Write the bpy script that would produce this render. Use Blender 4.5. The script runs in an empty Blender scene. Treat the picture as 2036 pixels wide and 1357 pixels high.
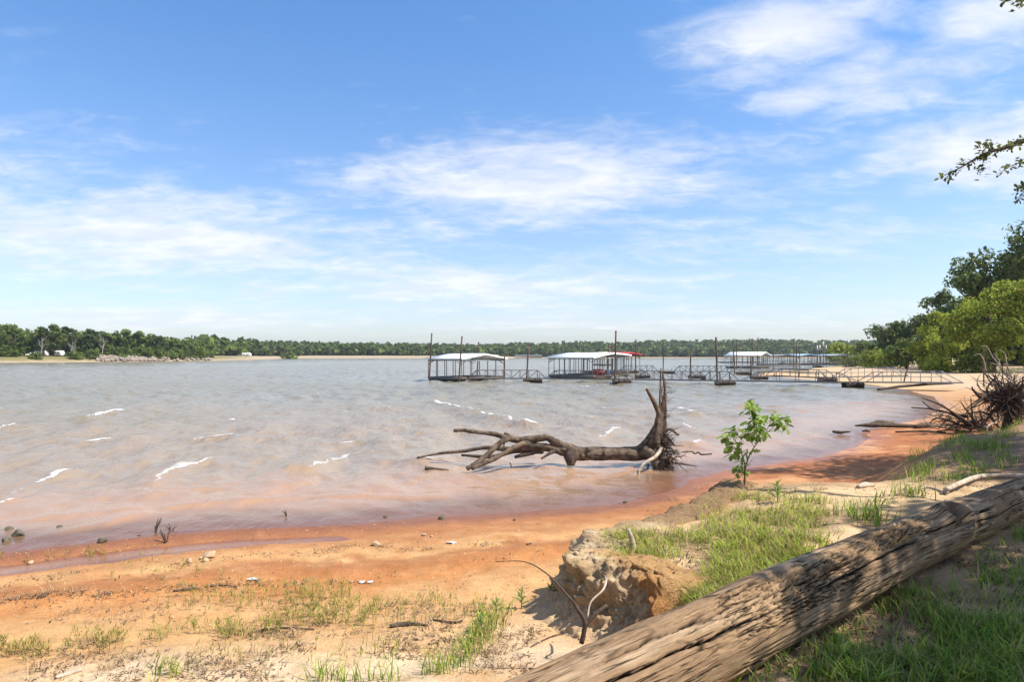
import bpy, math, random
import numpy as np
from mathutils import Vector, Matrix
R = math.radians
rng = np.random.default_rng(7)
random.seed(7)
SC = bpy.context.scene
COL = SC.collection
# ---------------------------------------------------------------- camera, sky, sun, exposure
CH, F, HY, CX = 3.0, 1357.0, 708.0, 1018.0        # eye height over the lake, focal length / horizon / centre in photo pixels
cam = bpy.data.cameras.new('camera'); camo = bpy.data.objects.new('camera', cam); COL.objects.link(camo)
cam.sensor_width = 36; cam.lens = 24.0; cam.shift_y = (HY - 678.5) / 2036.0
cam.clip_start = 0.05; cam.clip_end = 9000
camo.location = (0, 0, CH); camo.rotation_euler = (R(90), 0, 0); SC.camera = camo
SUN_EL, SUN_AZ = R(53), R(104)                    # azimuth from +Y towards +X: right of and slightly behind the camera
sd = Vector((math.sin(SUN_AZ) * math.cos(SUN_EL), math.cos(SUN_AZ) * math.cos(SUN_EL), math.sin(SUN_EL)))
sun = bpy.data.lights.new('sun', 'SUN'); sun.energy = 5.0; sun.angle = R(0.53); sun.color = (1.0, 0.935, 0.83)
suno = bpy.data.objects.new('sun', sun); COL.objects.link(suno); suno.location = sd * 60
suno.rotation_euler = sd.to_track_quat('Z', 'Y').to_euler()
vs = SC.view_settings; vs.view_transform = 'Standard'; vs.look = 'None'; vs.exposure = 0.8; vs.gamma = 1; vs.use_curve_mapping = False
W = bpy.data.worlds.new('World'); SC.world = W; W.use_nodes = True
SC.cycles.max_bounces = 6; SC.cycles.transparent_max_bounces = 12; SC.cycles.diffuse_bounces = 3; SC.cycles.glossy_bounces = 3

class NT:
    """little helper to write node trees"""
    def __init__(s, tree): s.t = tree; tree.nodes.clear()
    def n(s, typ, ins=None, **kw):
        nd = s.t.nodes.new(typ)
        for k, v in kw.items(): setattr(nd, k, v)
        for k, v in (ins or {}).items(): s.put(nd.inputs[k], v)
        return nd
    def put(s, sock, v):
        if isinstance(v, bpy.types.NodeSocket): s.t.links.new(v, sock)
        elif isinstance(v, bpy.types.Node): s.t.links.new(v.outputs[0], sock)
        else: sock.default_value = v
    def m(s, op, a, b=0.0, c=0.0, clamp=False):
        return s.n('ShaderNodeMath', {0: a, 1: b, 2: c}, operation=op, use_clamp=clamp).outputs[0]
    def mix(s, f, a, b, bt='MIX'):
        nd = s.n('ShaderNodeMix', {0: f}, data_type='RGBA', blend_type=bt); s.put(nd.inputs[6], a); s.put(nd.inputs[7], b); return nd.outputs[2]
    def noise(s, vec, scale, detail=4, rough=0.55, dist=0.0):
        return s.n('ShaderNodeTexNoise', {'Vector': vec, 'Scale': scale, 'Detail': detail, 'Roughness': rough, 'Distortion': dist}).outputs[0]
    def ramp(s, f, lo, hi):
        return s.n('ShaderNodeMapRange', {0: f, 1: lo, 2: hi}, interpolation_type='SMOOTHSTEP').outputs[0]

def azel(px, py):
    a = math.atan((px - CX) / F); return a, math.atan((HY - py) / math.hypot(F, px - CX))
w = NT(W.node_tree)
sky = w.n('ShaderNodeTexSky', sky_type='NISHITA', sun_disc=False, sun_elevation=SUN_EL, sun_rotation=SUN_AZ, altitude=200, air_density=1.0, dust_density=1.1, ozone_density=1.4)
gen = w.n('ShaderNodeTexCoord').outputs['Generated']
sep = w.n('ShaderNodeSeparateXYZ', {0: gen})
zc = w.m('MAXIMUM', sep.outputs[2], 0.0)
az = w.m('ARCTAN2', sep.outputs[0], sep.outputs[1]); el = w.m('ARCSINE', sep.outputs[2])
den = w.m('ADD', zc, 0.16)
flat = w.n('ShaderNodeCombineXYZ', {0: w.m('DIVIDE', sep.outputs[0], den), 1: w.m('DIVIDE', sep.outputs[1], den), 2: 0.0}).outputs[0]
warp = w.n('ShaderNodeMapping', {'Vector': flat, 'Rotation': (0, 0, R(24)), 'Scale': (1.0, 1.55, 1)}).outputs[0]
cn = w.noise(warp, 2.1, 7, 0.60, 0.35)
cn2 = w.noise(warp, 8.5, 5, 0.62, 0.6)
cnz = w.m('ADD', w.m('MULTIPLY', cn, 0.62), w.m('MULTIPLY', cn2, 0.38))
blobs = [(1560, 50, 200, 70, .95), (1950, 40, 130, 60, .9), (1830, 140, 190, 62, .85), (1590, 192, 85, 28, .9), (1060, 365, 350, 78, 1.0),
         (1480, 305, 190, 42, .6), (1980, 300, 170, 60, 1.0), (1720, 350, 160, 26, .6), (250, 470, 520, 80, .9), (60, 330, 220, 80, .5),
         (960, 570, 380, 50, .85), (380, 632, 330, 26, .8), (1450, 480, 560, 70, .45), (1250, 640, 600, 30, .6), (500, 560, 420, 40, .55)]
tot = None
for (px, py, rx, ry, st) in blobs:
    a0, e0 = azel(px, py)
    dx = w.m('DIVIDE', w.m('SUBTRACT', az, a0), rx / F); dy = w.m('DIVIDE', w.m('SUBTRACT', el, e0), ry / F)
    r2 = w.m('ADD', w.m('MULTIPLY', dx, dx), w.m('MULTIPLY', dy, dy))
    g = w.m('MULTIPLY', w.m('EXPONENT', w.m('MULTIPLY', r2, -0.75)), st)
    tot = g if tot is None else w.m('MAXIMUM', tot, g)
side = w.ramp(w.m('ABSOLUTE', az), 0.70, 1.1)       # the sky outside the view carries the same scattered cloud
tot = w.m('MAXIMUM', tot, w.m('MULTIPLY', side, 0.5))
dens = w.m('ADD', w.m('MULTIPLY', cnz, 1.45), w.m('MULTIPLY', tot, 0.62))
cl = w.m('MULTIPLY', w.ramp(dens, 0.80, 1.45), 0.92)
ccol = w.mix(w.ramp(w.noise(warp, 3.2, 3, .5), .38, .66), (0.50, 0.53, 0.60, 1), (0.62, 0.62, 0.62, 1))
skyc = w.mix(1.0, w.n('ShaderNodeVectorMath', {0: sky, 1: (0.102, 0.102, 0.102)}, operation='MULTIPLY').outputs[0], w.mix(w.ramp(el, 0.02, 0.55), (0.97, 1.0, 1.14, 1), (0.64, 1.0, 1.30, 1)), 'MULTIPLY')
fin = w.mix(cl, skyc, ccol)
bg = w.n('ShaderNodeBackground', {'Color': fin, 'Strength': 1.0})
w.n('ShaderNodeOutputWorld', {'Surface': bg})

# ---------------------------------------------------------------- helpers: maths
def _hash(ix, iy, seed):
    n = (ix.astype(np.int64) * 374761393 + iy.astype(np.int64) * 668265263 + seed * 1442695041) & 0x7fffffff
    n = ((n ^ (n >> 13)) * 1274126177) & 0x7fffffff
    return ((n ^ (n >> 16)) & 0xffff) / 65535.0
def vn(x, y, seed=0):
    x = np.asarray(x, float); y = np.asarray(y, float)
    ix = np.floor(x); iy = np.floor(y); fx = x - ix; fy = y - iy
    fx = fx * fx * fx * (fx * (fx * 6 - 15) + 10); fy = fy * fy * fy * (fy * (fy * 6 - 15) + 10)
    a = _hash(ix, iy, seed); b = _hash(ix + 1, iy, seed); c = _hash(ix, iy + 1, seed); d = _hash(ix + 1, iy + 1, seed)
    return (a + (b - a) * fx) * (1 - fy) + (c + (d - c) * fx) * fy * 1.0
def fbm(x, y, o=4, seed=0, g=.5):
    s = 0; a = 1; t = 0
    for i in range(o):
        s = s + a * (vn(x * 2**i + 17.3 * i, y * 2**i - 9.1 * i, seed + i) - .5); t += a; a *= g
    return 2 * s / t
def ss(a, b, x):
    t = np.clip((np.asarray(x, float) - a) / (b - a), 0, 1); return t * t * (3 - 2 * t)
def sdpoly(x, y, P):
    """signed distance to closed polygon, positive inside"""
    x = np.asarray(x, float); y = np.asarray(y, float)
    d = np.full(x.shape, 1e18); ins = np.zeros(x.shape, bool); n = len(P)
    for i in range(n):
        ax, ay = P[i]; bx, by = P[(i + 1) % n]; ex, ey = bx - ax, by - ay
        t = np.clip(((x - ax) * ex + (y - ay) * ey) / (ex * ex + ey * ey), 0, 1)
        d = np.minimum(d, (x - ax - t * ex)**2 + (y - ay - t * ey)**2)
        if by != ay:
            c = ((ay > y) != (by > y)) & (x < ex * (y - ay) / (by - ay) + ax); ins ^= c
    d = np.sqrt(d); return np.where(ins, d, -d)
def catmull(P, k):
    P = np.asarray(P, float); n = len(P)
    if n < 3: return np.array([P[0] + (P[-1] - P[0]) * t for t in np.linspace(0, 1, k + 1)])
    Q = np.vstack([2 * P[0] - P[1], P, 2 * P[-1] - P[-2]]); out = []
    for i in range(n - 1):
        a, b, c, d = Q[i:i + 4]
        for t in np.arange(k) / k:
            out.append(.5 * ((2 * b) + (c - a) * t + (2 * a - 5 * b + 4 * c - d) * t * t + (3 * b - a - 3 * c + d) * t**3))
    out.append(P[-1]); return np.array(out)

# ---------------------------------------------------------------- helpers: objects
def mesh(name, V, Fc, cols=None, smooth=False, attrs=None):
    V = np.asarray(V, np.float32).reshape(-1, 3); Fc = np.asarray(Fc, np.int32); me = bpy.data.meshes.new(name)
    n, k = Fc.shape
    me.vertices.add(len(V)); me.vertices.foreach_set('co', V.ravel())
    me.loops.add(n * k); me.loops.foreach_set('vertex_index', Fc.ravel())
    me.polygons.add(n); me.polygons.foreach_set('loop_start', np.arange(0, n * k, k, dtype=np.int32)); me.polygons.foreach_set('loop_total', np.full(n, k, np.int32))
    if smooth: me.polygons.foreach_set('use_smooth', np.ones(n, bool))
    if cols is not None:
        c = np.ones((len(V), 4), np.float32); c[:, :3] = cols
        me.color_attributes.new('Col', 'FLOAT_COLOR', 'POINT').data.foreach_set('color', c.ravel())
    for an, av in (attrs or {}).items():
        me.attributes.new(an, 'FLOAT', 'POINT').data.foreach_set('value', np.asarray(av, np.float32))
    me.update(); me.validate(); return me
def link(name, me, mat=None, parent=None, loc=None, kind=None):
    if mat is not None and not me.materials: me.materials.append(mat)
    o = bpy.data.objects.new(name, me); COL.objects.link(o)
    if loc is not None: o.location = loc
    if parent is not None: o.parent = parent
    if kind: o['kind'] = kind
    return o
def tag(o, label, cat, group=None):
    o['label'] = label; o['category'] = cat
    if group: o['group'] = group
    return o
def thing(name, label, cat, loc=(0, 0, 0), group=None):
    o = bpy.data.objects.new(name, None); COL.objects.link(o); o.location = loc; o.empty_display_size = .1
    return tag(o, label, cat, group)
def rel(o): return np.array(o.location)
def tube_arrays(P, rad, n=8, k=4, rough=0.0, seed=0, cap=True):
    """tapered bent tube with uneven bark"""
    m = len(P); C = catmull(P, k); r = np.interp(np.linspace(0, m - 1, len(C)), np.arange(m), rad)
    T = np.gradient(C, axis=0); T /= np.linalg.norm(T, axis=1)[:, None] + 1e-9
    nrm = np.cross(T[0], [0.3, 0.2, 1.0]); nrm /= np.linalg.norm(nrm) + 1e-9
    V = []; a = np.linspace(0, 2 * np.pi, n, endpoint=False)
    for i in range(len(C)):
        nrm = nrm - T[i] * nrm.dot(T[i]); nrm /= np.linalg.norm(nrm) + 1e-9; b = np.cross(T[i], nrm)
        rr = r[i] * (1 + rough * fbm(np.cos(a) * 1.5 + i * .23, np.sin(a) * 1.5 + seed * 3.1, 3, seed) + (.10 * fbm(np.cos(a) * 6 + i * .05, np.sin(a) * 6 + seed, 3, seed + 9) if n > 11 else 0)) if rough else r[i] * np.ones(n)
        V.append(C[i] + rr[:, None] * (np.cos(a)[:, None] * nrm + np.sin(a)[:, None] * b))
    V = np.vstack(V); L = len(C); i, j = np.meshgrid(np.arange(L - 1), np.arange(n), indexing='ij')
    Fq = np.stack([i * n + j, i * n + (j + 1) % n, (i + 1) * n + (j + 1) % n, (i + 1) * n + j], -1).reshape(-1, 4)
    if cap:
        V = np.vstack([V, C[:1], C[-1:]]); c0 = L * n; jj = np.arange(n)
        Fq = np.vstack([Fq, np.stack([np.full(n, c0), (jj + 1) % n, jj, jj], -1) * 1, np.stack([np.full(n, c0 + 1), (L - 1) * n + jj, (L - 1) * n + (jj + 1) % n, (L - 1) * n + (jj + 1) % n], -1)])
    return V, Fq
def fixq(Fq):
    """split degenerate quads: return triangles"""
    a = Fq[:, [0, 1, 2]]; b = Fq[:, [0, 2, 3]]; T = np.vstack([a, b])
    ok = (T[:, 0] != T[:, 1]) & (T[:, 1] != T[:, 2]) & (T[:, 0] != T[:, 2]); return T[ok]
def tube(name, P, rad, mat, parent=None, n=8, k=4, rough=0.0, seed=0):
    o = rel(parent) if parent is not None else np.zeros(3)
    V, Fq = tube_arrays(np.asarray(P, float) - o, rad, n, k, rough, seed)
    return link(name, mesh(name, V, fixq(Fq), smooth=True), mat, parent)
def joined(parts):
    Vs, Fs, o = [], [], 0
    for V, Fq in parts: Vs.append(V); Fs.append(Fq + o); o += len(V)
    return np.vstack(Vs), np.vstack(Fs)
def box_arrays():
    V = np.array([[x, y, z] for x in (-.5, .5) for y in (-.5, .5) for z in (-.5, .5)])
    return V, np.array([[0, 1, 3, 2], [4, 6, 7, 5], [0, 4, 5, 1], [2, 3, 7, 6], [0, 2, 6, 4], [1, 5, 7, 3]])
_bx = {}
def bar(name, p, q, w_, h_, mat, parent):
    """straight member from p to q (world), shared mesh data"""
    key = mat.name
    if key not in _bx: _bx[key] = mesh('bar_' + key, *box_arrays()); _bx[key].materials.append(mat)
    p = Vector(p); q = Vector(q); d = q - p; L = d.length
    o = bpy.data.objects.new(name, _bx[key]); COL.objects.link(o); o.parent = parent
    x = d.normalized(); up = Vector((0, 0, 1)) if abs(x.z) < .95 else Vector((0, 1, 0))
    y = up.cross(x).normalized(); z = x.cross(y)
    M = Matrix((x, y, z)).transposed().to_4x4()
    o.matrix_basis = Matrix.Translation((p + q) / 2 - parent.location) @ M @ Matrix.Diagonal((L, w_, h_, 1))
    return o

# ---------------------------------------------------------------- materials
def material(name, c1, c2=None, scale=4.0, rough=.8, bump=0.0, bscale=30.0, attr=None, transl=0.0, metal=0.0, stretch=None, spec=.3, detail=5):
    m = bpy.data.materials.new(name); m.use_nodes = True; t = NT(m.node_tree)
    co = t.n('ShaderNodeTexCoord').outputs['Object']
    if stretch: co = t.n('ShaderNodeMapping', {'Vector': co, 'Scale': stretch}).outputs[0]
    c = (*c1, 1)
    if c2: c = t.mix(t.ramp(t.noise(co, scale, detail, .6), .34, .66), (*c1, 1), (*c2, 1))
    if attr: c = t.mix(1.0, c, t.n('ShaderNodeAttribute', attribute_name=attr).outputs['Color'], 'MULTIPLY')
    b = t.n('ShaderNodeBsdfPrincipled', {'Roughness': rough, 'Metallic': metal, 'Specular IOR Level': spec}); t.put(b.inputs['Base Color'], c)
    if bump:
        bn = t.n('ShaderNodeBump', {'Strength': min(1, bump), 'Distance': .02, 'Height': t.noise(co, bscale, 5, .65)}); t.put(b.inputs['Normal'], bn.outputs[0])
    out = b.outputs[0]
    if transl:
        tr = t.n('ShaderNodeBsdfTranslucent'); t.put(tr.inputs[0], c); out = t.n('ShaderNodeMixShader', {0: transl, 1: out, 2: tr.outputs[0]}).outputs[0]
    t.n('ShaderNodeOutputMaterial', {'Surface': out}); return m
MT = {}
MT['white_roof'] = material('white_roof', (.80, .80, .77), (.70, .70, .67), 1.2, .55)
MT['red_roof'] = material('red_roof', (.55, .045, .04), (.42, .04, .04), 1.0, .5)
MT['grey_roof'] = material('grey_roof', (.20, .22, .24), (.15, .16, .17), 1.0, .6)
MT['blue_roof'] = material('blue_roof', (.20, .33, .50), (.26, .38, .52), 1.0, .5)
MT['blue_grey_roof'] = material('blue_grey_roof', (.27, .33, .39), (.22, .27, .32), 1.0, .55)
MT['steel'] = material('steel', (.155, .16, .165), (.10, .098, .095), 2.0, .55, metal=.2)
MT['pale_steel'] = material('pale_steel', (.36, .36, .35), (.26, .25, .24), 2.0, .55, metal=.2)
MT['rust'] = material('rust', (.12, .065, .042), (.055, .042, .036), 1.5, .85, stretch=(1, 1, .4))
MT['deck'] = material('deck', (.20, .18, .155), (.12, .105, .09), 2.5, .85)
MT['float'] = material('float', (.028, .027, .026), (.07, .06, .05), 3, .8)
MT['tan_float'] = material('tan_float', (.30, .22, .16), (.16, .11, .08), 3, .8)
MT['white'] = material('white', (.78, .78, .76), rough=.5)
MT['red_paint'] = material('red_paint', (.32, .02, .02), (.22, .02, .02), 3, .45)
MT['blue_paint'] = material('blue_paint', (.05, .12, .32), rough=.5)
MT['glass'] = material('glass', (.03, .035, .04), rough=.12, spec=.6)
MT['tyre'] = material('tyre', (.02, .02, .02), rough=.9)
MT['driftwood'] = material('driftwood', (.16, .112, .076), (.05, .035, .025), 7, .9, 1.0, 22, stretch=(1, 1, 1))
MT['pale_wood'] = material('pale_wood', (.45, .37, .29), (.27, .21, .155), 8, .9, .5, 40)
MT['dark_wood'] = material('dark_wood', (.095, .065, .047), (.048, .034, .026), 8, .9, .6, 40)
MT['bark'] = material('bark', (.085, .062, .045), (.045, .035, .028), 3, .95, .6, 14)
MT['grey_bark'] = material('grey_bark', (.30, .28, .25), (.20, .185, .165), 2, .95)
MT['stem'] = material('stem', (.10, .065, .045), (.06, .045, .03), 20, .85)
MT['stone'] = material('stone', (.46, .32, .20), (.34, .22, .135), 14, .9, .5, 60)
MT['dark_stone'] = material('dark_stone', (.13, .11, .075), (.07, .065, .04), 14, .9, .5, 60)
MT['pebble'] = material('pebble', (1, 1, 1), attr='Col', rough=.9)
MT['leaf'] = material('leaf', (1, 1, 1), attr='Col', rough=.6, transl=.42, spec=.2)
MT['blade'] = material('blade', (1, 1, 1), attr='Col', rough=.65, transl=.45, spec=.15)
MT['litter'] = material('litter', (1, 1, 1), attr='Col', rough=.95, spec=.1)
MT['plastic'] = material('plastic', (.42, .43, .43), rough=.4)

# ground: measured albedo per place (attribute Col) with grain from noise
def ground_mat(name, bscale, bdist):
    m = bpy.data.materials.new(name); m.use_nodes = True; t = NT(m.node_tree)
    co = t.n('ShaderNodeTexCoord').outputs['Object']
    at = t.n('ShaderNodeAttribute', attribute_name='Col').outputs['Color']
    wet = t.n('ShaderNodeAttribute', attribute_name='wet').outputs['Fac']
    grain = t.n('ShaderNodeMapRange', {0: t.noise(co, 38, 6, .7), 1: .25, 2: .75, 3: .60, 4: 1.14}).outputs[0]
    patch = t.n('ShaderNodeMapRange', {0: t.noise(co, 2.6, 5, .65, .4), 1: .25, 2: .75, 3: .78, 4: 1.16}).outputs[0]
    c = t.mix(1.0, at, t.n('ShaderNodeCombineColor', {0: t.m('MULTIPLY', grain, patch), 1: t.m('MULTIPLY', grain, t.m('POWER', patch, 1.15)), 2: t.m('MULTIPLY', grain, t.m('POWER', patch, 1.3))}).outputs[0], 'MULTIPLY')
    h = t.m('ADD', t.noise(co, bscale, 6, .7), t.m('MULTIPLY', t.noise(co, bscale * .16, 4, .6), 1.6))
    bn = t.n('ShaderNodeBump', {'Strength': .75, 'Distance': bdist, 'Height': h})
    b = t.n('ShaderNodeBsdfPrincipled', {'Base Color': c, 'Normal': bn.outputs[0], 'Roughness': t.n('ShaderNodeMapRange', {0: wet, 3: .95, 4: .5}).outputs[0], 'Specular IOR Level': t.n('ShaderNodeMapRange', {0: wet, 3: .12, 4: .35}).outputs[0]})
    t.n('ShaderNodeOutputMaterial', {'Surface': b}); return m
MT['ground'] = ground_mat('ground', 45, .02)
MT['clay'] = ground_mat('clay', 60, .045)

def water_mat():
    m = bpy.data.materials.new('lake_water'); m.use_nodes = True; t = NT(m.node_tree)
    co = t.n('ShaderNodeTexCoord').outputs['Object']
    at = t.n('ShaderNodeAttribute', attribute_name='Col').outputs['Color']
    clear = t.n('ShaderNodeAttribute', attribute_name='clear').outputs['Fac']
    foam = t.n('ShaderNodeAttribute', attribute_name='foam').outputs['Fac']
    st = t.n('ShaderNodeMapping', {'Vector': co, 'Scale': (1.0, .42, 1), 'Rotation': (0, 0, R(8))}).outputs[0]
    chop = t.n('ShaderNodeAttribute', attribute_name='chop').outputs['Fac']
    h = t.m('ADD', t.m('MULTIPLY', t.noise(st, 2.2, 4, .6, .5), 1.0), t.m('MULTIPLY', t.noise(st, 8.0, 3, .6, .3), .34))
    bn = t.n('ShaderNodeBump', {'Strength': .85, 'Distance': .13, 'Height': t.m('MULTIPLY', h, chop)})
    b = t.n('ShaderNodeBsdfDiffuse', {'Color': at, 'Normal': bn.outputs[0]})
    tr = t.n('ShaderNodeBsdfTransparent', {0: (.90, .72, .56, 1)})
    body = t.n('ShaderNodeMixShader', {0: clear, 1: b, 2: tr})
    gl = t.n('ShaderNodeBsdfGlossy', {'Color': (1, 1, 1, 1), 'Roughness': .11, 'Normal': bn.outputs[0]})
    fr = t.m('MULTIPLY', t.n('ShaderNodeFresnel', {'IOR': 1.33, 'Normal': bn.outputs[0]}).outputs[0], .74)
    s1 = t.n('ShaderNodeMixShader', {0: fr, 1: body, 2: gl})
    fo = t.n('ShaderNodeBsdfPrincipled', {'Base Color': (.76, .77, .77, 1), 'Roughness': .8, 'Specular IOR Level': .1})
    fn = t.m('ADD', t.m('MULTIPLY', t.noise(co, 7, 5, .7, .8), .5), t.m('MULTIPLY', t.noise(co, 30, 4, .7, .5), .5))
    ff = t.m('MULTIPLY', t.ramp(t.m('SUBTRACT', t.m('MULTIPLY', foam, .98), fn), -.08, .34), .92)
    s2 = t.n('ShaderNodeMixShader', {0: ff, 1: s1, 2: fo})
    t.n('ShaderNodeOutputMaterial', {'Surface': s2}); return m
MT['water'] = water_mat()

# ---------------------------------------------------------------- the lie of the land (metres; lake level = 0)
SHORE = [(-420, -126), (-60, -7), (-7.8, 10.4), (-5, 11.5), (-2, 12.3), (0, 13.0), (1.9, 13.8), (3.4, 14.9), (4.4, 16.4), (5.6, 17.9), (7.5, 18.9), (10.3, 21.2), (12.6, 24),
         (14, 27), (20, 33), (26, 41), (31, 50), (34, 59), (36, 68), (37.9, 76), (38, 86), (38.5, 102), (45, 120), (56, 140), (75, 168), (107, 214),
         (150, 300), (230, 430), (330, 600), (430, 790), (500, 960), (300, 1010), (100, 985), (-60, 905), (-150, 830), (-236, 760), (-215, 620), (-196, 520),
         (-182, 425), (-172, 398), (-188, 335), (-218, 295), (-270, 270), (-420, 245)]
BANK = [(-6, -3), (-2.2, .8), (-1.3, 2.2), (-.5, 3.7), (.25, 4.6), (.95, 5.05), (1.32, 5.5), (1.18, 5.95), (.80, 6.4), (.58, 6.9), (.98, 7.5), (2.0, 8.5), (2.8, 9.6), (3.35, 10.6), (4.1, 11.0), (5.3, 10.9), (6.4, 11.6),
        (7.4, 13.0), (8.6, 15.0), (10.6, 17.2), (13.5, 19.2), (18, 24), (25, 33), (32, 46), (45, 46), (45, -20), (-6, -20)]
def shore_s(x, y):
    s = -sdpoly(x, y, SHORE)
    near = 1 - ss(25, 90, np.hypot(x, y))
    return s + near * .28 * fbm(np.asarray(x) * .55, np.asarray(y) * .55, 4, 3) + (1 - near) * 3 * fbm(np.asarray(x) * .04, np.asarray(y) * .04, 3, 5)
def height(x, y, full=False):
    x = np.asarray(x, float); y = np.asarray(y, float); r = np.hypot(x, y)
    s = shore_s(x, y)
    zb = np.interp(s, [-60, -20, -6, -2, 0, .7, 1.6, 3, 5, 8, 14, 40], [-2.2, -1.3, -.5, -.16, 0, .06, .12, .21, .36, .66, 1.1, 2.0])
    # gravel lip with a thin pool behind it on the left beach
    pool = ss(-1.7, -3.6, x) * (1 - ss(6, 22, np.abs(x + 6)))
    zb = zb + pool * (.06 * np.exp(-((s - .32) / .22)**2) - .17 * np.exp(-((s - 1.0) / .30)**2))
    zr = np.interp(s, [-60, -20, 0, 12, 60, 95, 150, 300, 900], [-3, -1.6, 0, .45, 1.3, 5, 8, 12, 22])
    zl = np.interp(s, [-60, -20, 0, 3, 9, 40, 120, 300, 900], [-3, -1.6, 0, .9, 2.3, 2.9, 5, 9, 16])
    wl = ss(40, -60, x) * ss(120, 220, y)
    zf = zr * (1 - wl) + zl * wl
    nf = ss(34, 62, r)
    z = zb * (1 - nf) + zf * nf
    d = sdpoly(x, y, BANK) + .16 * fbm(x * 1.1, y * 1.1, 3, 11) * (1 - ss(20, 40, r))
    cl = np.exp(-((x - 1.7)**2 + (y - 8.0)**2) / 9.0)
    hw = .75 - .62 * np.clip(cl * 1.6, 0, 1)
    hw = hw + .8 * ss(3.0, 1.0, y)
    zt = 1.0 + .105 * np.clip(d, 0, 4) + .02 * np.clip(d - 4, 0, 20)
    mb = ss(-1, 1, d / hw) * (1 - ss(26, 42, r))
    z = z + (np.maximum(zt, z) - z) * mb
    nr = 1 - ss(12, 60, r)
    z = z + nr * ss(.2, 2.5, s) * (.035 * fbm(x * 1.3, y * 1.3, 4, 21) + .016 * fbm(x * 5.5, y * 5.5, 3, 22) + .05 * mb * fbm(x * 2.6, y * 2.6, 4, 23))
    z = z + nr * ss(.8, 3, s) * (1 - mb) * .022 * np.sin(s * 4.3 + 1.6 * fbm(x * .4, y * .4, 2, 8))   # old water lines on the beach
    z = z + (1 - nr) * ss(3, 40, s) * .25 * fbm(x * .05, y * .05, 3, 25)
    return (z, s, d, mb) if full else z
def G(px, py, far=140):
    """point of the ground under a direction"""
    P, ok = Gs([px], [py], far, 420); return P[0]
def Gs(px, py, far=60, n=190):
    px = np.asarray(px, float); py = np.asarray(py, float); D = np.geomspace(1.8, far, n)
    X = (px[:, None] - CX) / F * D; Y = np.broadcast_to(D, X.shape); Z = CH - (py[:, None] - HY) / F * D
    H = height(X.ravel(), Y.ravel()).reshape(X.shape); hit = Z < H; i = np.clip(np.argmax(hit, 1), 1, None); k = np.arange(len(px))
    e0 = (Z - H)[k, i - 1]; e1 = (Z - H)[k, i]; t = np.clip(e0 / (e0 - e1 + 1e-9), 0, 1); Dm = D[i - 1] + (D[i] - D[i - 1]) * t
    X = (px - CX) / F * Dm; return np.stack([X, Dm, height(X, Dm)], 1), hit.any(1)
def at(px, py, D): return np.array([(px - CX) / F * D, D, CH - (py - HY) / F * D])
def wl_pt(px, py): return at(px, py, CH * F / (py - HY))

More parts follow.
